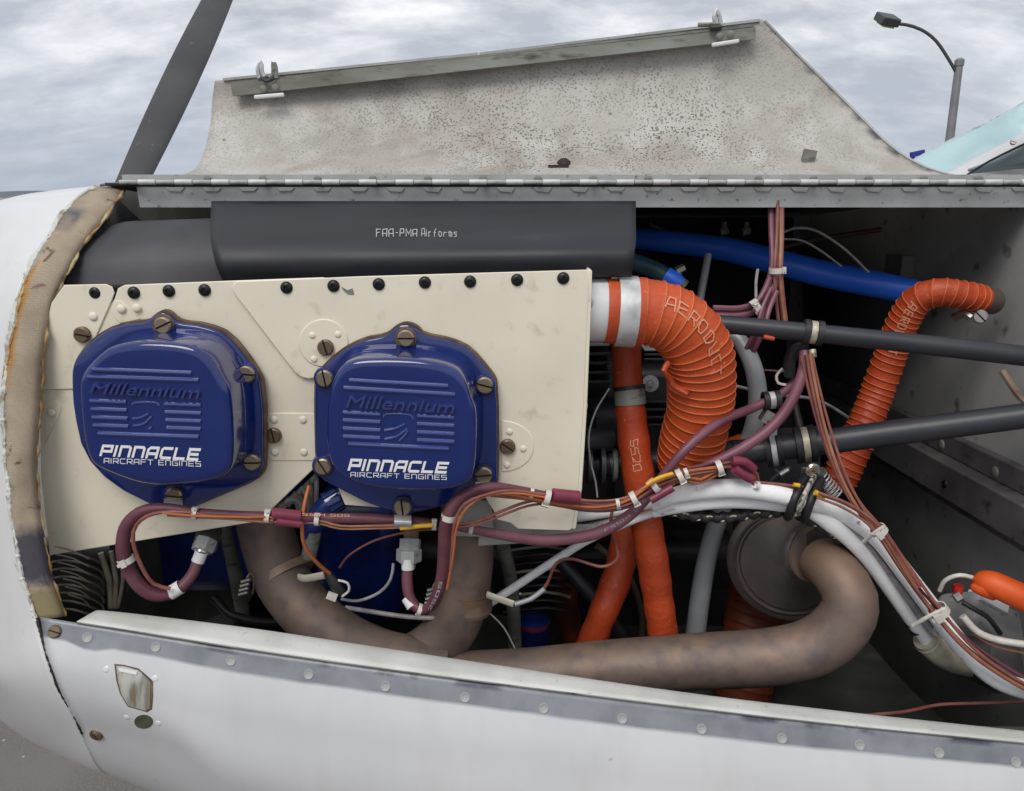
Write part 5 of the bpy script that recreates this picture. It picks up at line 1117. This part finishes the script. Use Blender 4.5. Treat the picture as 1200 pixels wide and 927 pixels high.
# brown bundle falling to the lower right
hf = harness('bundle of five brown wires falling from the upper clamp to the bottom right corner', 'wiring', (1000, 590, .66))
bundle(hf, [(945, 416, .700), (952, 450, .695), (965, 500, .685), (985, 555, .672), (1008, 595, .664), (1035, 628, .656), (1062, 668, .650), (1095, 712, .642), (1135, 757, .634), (1180, 790, .628), (1240, 822, .622)], 7, 7, 1.9, ['wire_brown', 'wire_brown', 'wire_tan', 'maroon'], tw=.35)
bundle(hf, [(958, 580, .668), (990, 592, .662), (1020, 612, .656), (1045, 642, .652), (1075, 690, .645)], 3, 4, 1.7, ['wire_brown', 'wire_tan'], tw=.5)
tie(hf, 1030, 622, .655, 2.5, 3, 10, 1.6); tie(hf, 1100, 716, .64, 2.5, 3, 12, 1.8)
for a, b2 in (((1012, 635, .665), (1036, 617, .65)), ((1070, 733, .648), (1108, 713, .635))): obj('tie_tail', tube([a, ((a[0] + b2[0]) / 2, (a[1] + b2[1]) / 2 - 1, (a[2] + b2[2]) / 2 - .003), b2], 2.4, 8), hf, M['nylon'])
hg_ = harness('maroon wires dropping from the top of the bay and splitting left behind the ribbed elbow', 'wiring', (905, 320, .78))
bundle(hg_, [(905, 236, .80), (907, 270, .79), (909, 310, .775), (903, 335, .77), (890, 357, .765), (868, 366, .76), (835, 366, .76)], 4, 5, 4.2, ['mauve', 'maroon', 'mauve'], tw=.3)
bundle(hg_, [(912, 236, .79), (912, 280, .78), (911, 316, .77), (913, 345, .768), (918, 385, .765)], 4, 5, 2.3, ['wire_brown', 'maroon', 'wire_tan'], tw=.3)
bundle(hg_, [(905, 340, .76), (896, 362, .75), (890, 385, .745), (878, 410, .75)], 3, 5, 2.8, ['mauve'], tw=.3)
tie(hg_, 910, 317, .768, 0, 4, 9, .2); tie(hg_, 886, 360, .755, 3, -2, 10, .4)
# thin odds and ends
single('white_wire', 'upper thin white wire arching right across the dark top of the bay', 'wire', [(918, 272, .86), (935, 267, .87), (958, 271, .88), (990, 292, .88), (1018, 319, .88)], 1.5, 'wire_grey', 8, .006, 'thin white wires')
single('white_wire', 'lower shorter thin white wire above the blue hose', 'wire', [(918, 280, .86), (940, 282, .87), (962, 294, .88), (986, 312, .885)], 1.3, 'wire_grey', 8, .006, 'thin white wires')
single('white_wire', 'short thin white wire hanging below the blue hose', 'wire', [(888, 316, .80), (886, 330, .79), (886, 350, .78)], 1.8, 'wire_grey', 8, .006, 'thin white wires')
single('thin_wire', 'thin silver wire hanging beside the right edge of the cream plate', 'wire', [(714, 455, .74), (698, 482, .735), (690, 510, .73), (692, 540, .73), (698, 565, .725), (700, 583, .72)], 1.1, 'wire_grey', 8)
single('ground_wire', 'orange wire curving down from between the rocker covers to a black terminal', 'wire', [(362, 570, .655), (357, 590, .645), (354, 615, .64), (357, 640, .645), (372, 660, .655), (386, 672, .665)], 2.3, 'wire_orange', 10)
tm = thing('terminal_boot', 'black terminal boot with a pale tie at the end of the orange wire', 'terminal', P(395, 688, .67))
obj('boot', tube([(384, 670, .668, 4), (391, 682, .668, 7), (399, 694, .672, 7)], 6, 16), tm, M['cushion'])
obj('tie_ring', tube([(396, 680, .664), (407, 683, .665), (409, 692, .666), (401, 699, .667)], 1.5, 8, .003), tm, M['nylon']); obj('tie_knot', box(P(389, 699, .664), (.009, .004, .006), M=Matrix.Rotation(.4, 3, 'Y')), tm, M['nylon'])
single('pinkish_wire', 'thin wire slanting from the black terminal up to the mauve lead', 'wire', [(398, 665, .68), (410, 650, .67), (440, 633, .66), (480, 623, .655), (520, 619, .65)], 1.3, 'wire_brown', 8)
single('white_cable', 'white cable curling right of the black terminal with a tie', 'cable', [(400, 702, .69), (420, 704, .685), (445, 694, .68), (458, 678, .68), (461, 660, .685)], 1.8, 'wire_grey', 8, .005)
single('pale_tube', 'pale horizontal tube low behind the second maroon loop', 'tube', [(405, 712, .72), (430, 716, .715), (480, 723, .71), (535, 725, .71)], 2.8, 'wire_grey', 10)
single('splice_wire', 'brown wire looping down to a blue-grey splice near the second exhaust pipe', 'wire', [(720, 590, .68), (716, 610, .68), (722, 640, .69), (723, 655, .69), (705, 664, .69), (670, 655, .695), (652, 660, .695), (642, 682, .695), (634, 694, .695)], 1.9, 'wire_brown', 8, .004)
single('splice_sleeve', 'blue-grey sleeve joining the looping wire to the beige strap end', 'sleeve', [(638, 690, .694), (622, 702, .693), (603, 708, .69)], 3, 'tube_grey', 10)
single('fine_cable', 'fine dark cable hanging from the second exhaust pipe', 'cable', [(571, 716, .72), (590, 735, .72), (606, 765, .72)], 1, 'wire_grey', 6)
single('dark_hose', 'dark hose slanting down in the shadow behind the slanting orange hose', 'hose', [(655, 655, .90), (690, 695, .88), (722, 735, .87), (740, 770, .87)], 9, 'mount', 14)
single('hook_wire', 'white tie loop left of the mauve lead near the silver pipe', 'tie', [(917, 432, .74), (910, 440, .738), (912, 449, .736), (921, 451, .735)], 1.7, 'nylon', 8, .003)
single('dark_hose', 'thick black hose curling below the upper clamp', 'hose', [(948, 405, .725), (934, 408, .728), (926, 420, .73), (925, 440, .735)], 6.5, 'cushion', 16, .004)
single('brown_wire', 'thin brown wire running right across the dark bay floor', 'wire', [(1015, 838, .70), (1060, 834, .69), (1100, 826, .68), (1150, 824, .67), (1215, 822, .66)], 1.9, 'wire_brown', 8)
single('white_lead', 'small white cable arching over the silver box', 'cable', [(1101, 692, .70), (1108, 680, .695), (1125, 674, .69), (1148, 679, .69)], 2.6, 'nylon', 10, .004)
single('white_lead', 'white cable sweeping right below the silver box', 'cable', [(1128, 722, .675), (1145, 740, .67), (1170, 750, .665), (1215, 757, .655)], 4.2, 'nylon', 12, .005)
single('thin_wire', 'thin tan wire under the white cable at the right edge', 'wire', [(1140, 742, .672), (1165, 757, .668), (1215, 768, .66)], 1.5, 'wire_tan', 8)
# silver relay box
bx = thing('silver_box', 'silver regulator box with a white label behind the brown wires at right', 'electrical box', P(1150, 725, .70))
Mx = Matrix.Rotation(R(28), 3, 'Y') @ Matrix.Rotation(R(-35), 3, 'X')
bev(obj('case', box(P(1152, 728, .73), (.075, .055, .035), M=Mx), bx, M['alu']), .010, 4)
cc = P(1152, 728, .73); up2 = Mx @ Vector((0, 0, 1)); fr2 = Mx @ Vector((0, -1, 0))
obj('label', box(cc + up2 * .0177 + Mx @ Vector((-.002, -.008, 0)), (.026, .022, .0006), M=Mx), bx, M['label_white'])
obj('terminal_strip', box(cc + fr2 * .022 + up2 * .012 + Mx @ Vector((-.018, 0, 0)), (.030, .020, .012), M=Mx), bx, M['white_sleeve'])
obj('black_lead', tube([(1128, 706, .69), (1142, 714, .685), (1158, 724, .685), (1172, 742, .69)], 3, 10, .004), bx, M['cushion'])
obj('red_cap', tube([(1122, 695, .70), (1123, 686, .70)], 5.5, 14, .003), bx, M['redcap']); obj('stud', tube([(1119, 702, .69), (1126, 698, .69)], 6, 8, .003), bx, M['steel'])
obj('lower_case', box(P(1172, 772, .72), (.07, .05, .05), M=Mx), bx, M['beam'])
rb = tag(obj('steel_bolt', lathe([(0, .006), (.004, .006), (.004, .0035), (.014, .0035)], 10, Vector((-.3, -1, .2)), P(1100, 738, .68)), None, M['steel']), 'shiny bolt head between the two white cables above the ivory cap', 'bolt')
# fittings in the shade near the top
for i, (x, y) in enumerate(((849, 268), (875, 268))):
    t = thing('hose_fitting', ('left' if i == 0 else 'right') + ' one of two small dim steel fittings above the blue hose', 'fitting', P(x, y, 1.0)); obj('nut', tube([(x - 5, y + 4, 1.0), (x + 4, y + 2, 1.0)], 4.5, 6), t, M['alu_dirty']); obj('stem', tube([(x, y - 8, 1.0), (x, y + 2, 1.0)], 2.8, 8), t, M['alu_dirty'])
t = thing('hose_fitting', 'bright small steel fitting beside the blue-ended teal pipe', 'fitting', P(797, 315, .85)); obj('nut', tube([(793, 318, .85), (802, 313, .85)], 5, 6), t, M['steel']); obj('stem', tube([(797, 316, .85), (796, 326, .85)], 2.5, 8), t, M['steel'])
tag(obj('bracket', plate([(878, 505, ), (960, 500), (962, 566), (905, 566), (858, 560)], .80, .003), None, M['mount']), 'dark flat bracket behind the clamps on the lower mount tube', 'bracket')
tg = thing('star_clip', 'small black and silver spring clip on the dark bracket', 'clip', P(915, 556, .70)); obj('arm', tube([(903, 563, .70), (913, 555, .698), (926, 548, .70)], 1.8, 6, .003), tg, M['cushion']); obj('arm', tube([(908, 550, .70), (915, 557, .698), (920, 566, .70)], 1.8, 6, .003), tg, M['cushion']); obj('coil', tube([(914, 556, .696), (924, 550, .696)], 3, 8, .003), tg, M['steel'])
lf = thing('brown_latch', 'rusty brown strap on the firewall at the right edge between the mount tubes', 'strap', P(1180, 440, .76)); obj('strap', tube([(1174, 434, .76), (1183, 448, .755), (1196, 466, .75), (1215, 480, .74)], 4, 8, .004), lf, M['clay'])

# more of what fills the shade: dim lines, brackets and bolts
clutter = [('black ignition harness loop low behind the left exhaust pipe', [(250, 700, .80), (275, 722, .79), (330, 728, .80), (380, 700, .82)], 5, 'cushion'),
 ('dull metal pushrod tube between the left loop and the exhaust pipe', [(262, 610, .78), (272, 655, .79), (285, 720, .82)], 8, 'alu_dirty'),
 ('dull metal pushrod tube right of the second exhaust pipe', [(590, 640, .80), (600, 690, .81), (604, 765, .83)], 8, 'alu_dirty'),
 ('thin black fuel line rising behind the washer', [(790, 430, .85), (786, 480, .84), (792, 540, .85)], 4, 'cushion'),
 ('brown oil line curving behind the slanting orange hose', [(700, 640, .86), (735, 672, .87), (752, 720, .88), (750, 765, .88)], 4, 'patina'),
 ('grey control cable crossing behind the silver pipe', [(860, 452, .86), (905, 462, .88), (960, 470, .92), (1010, 500, .95)], 2, 'wire_grey'),
 ('dark line running down the bay behind the brown wires', [(930, 470, .90), (942, 520, .88), (965, 600, .86), (990, 640, .86)], 5, 'cushion'),
 ('thin maroon wire strung behind the silver pipe', [(878, 433, .80), (900, 434, .79), (925, 436, .78)], 1.2, 'mauve'),
 ('dim brown cable drooping along the far top of the bay', [(760, 262, 1.1), (850, 300, 1.12), (960, 280, 1.12), (1080, 262, 1.1)], 3, 'patina')]
for lab, pts, r, m in clutter: single('engine_line', lab, 'line', pts, r, m, 12)
for x, y, Y, s in ((700, 430, .855, 6), (712, 610, .855, 6), (742, 425, .895, 7), (786, 590, .895, 6), (610, 700, .90, 7), (676, 600, .855, 5), (742, 470, .895, 5)):
    stud('casting_bolt', SSCREW, x, y, Y - .004, s, en, random.random() * 3)
for i in range(4): ebox('casting_rib', 720, 470 + i * 9, 786, 473 + i * 9, .885, .02, 'black_engine', .001)
for i in range(9): obj('cooling_fin', tube([(590, 646 + i * 9, .90), (640, 640 + i * 9, .89), (668, 646 + i * 9, .90)], 2, 8, .02), en, M['fin'] if i % 3 == 0 else M['black_engine'])

for i in range(7): obj('cooling_fin', tube([(62 + i * 3, 640 + i * 9.5, .665), (84 + i * 2, 645 + i * 9.5, .662), (104, 655 + i * 9, .67)], .9, 6, .006), cylf, M['fin'])
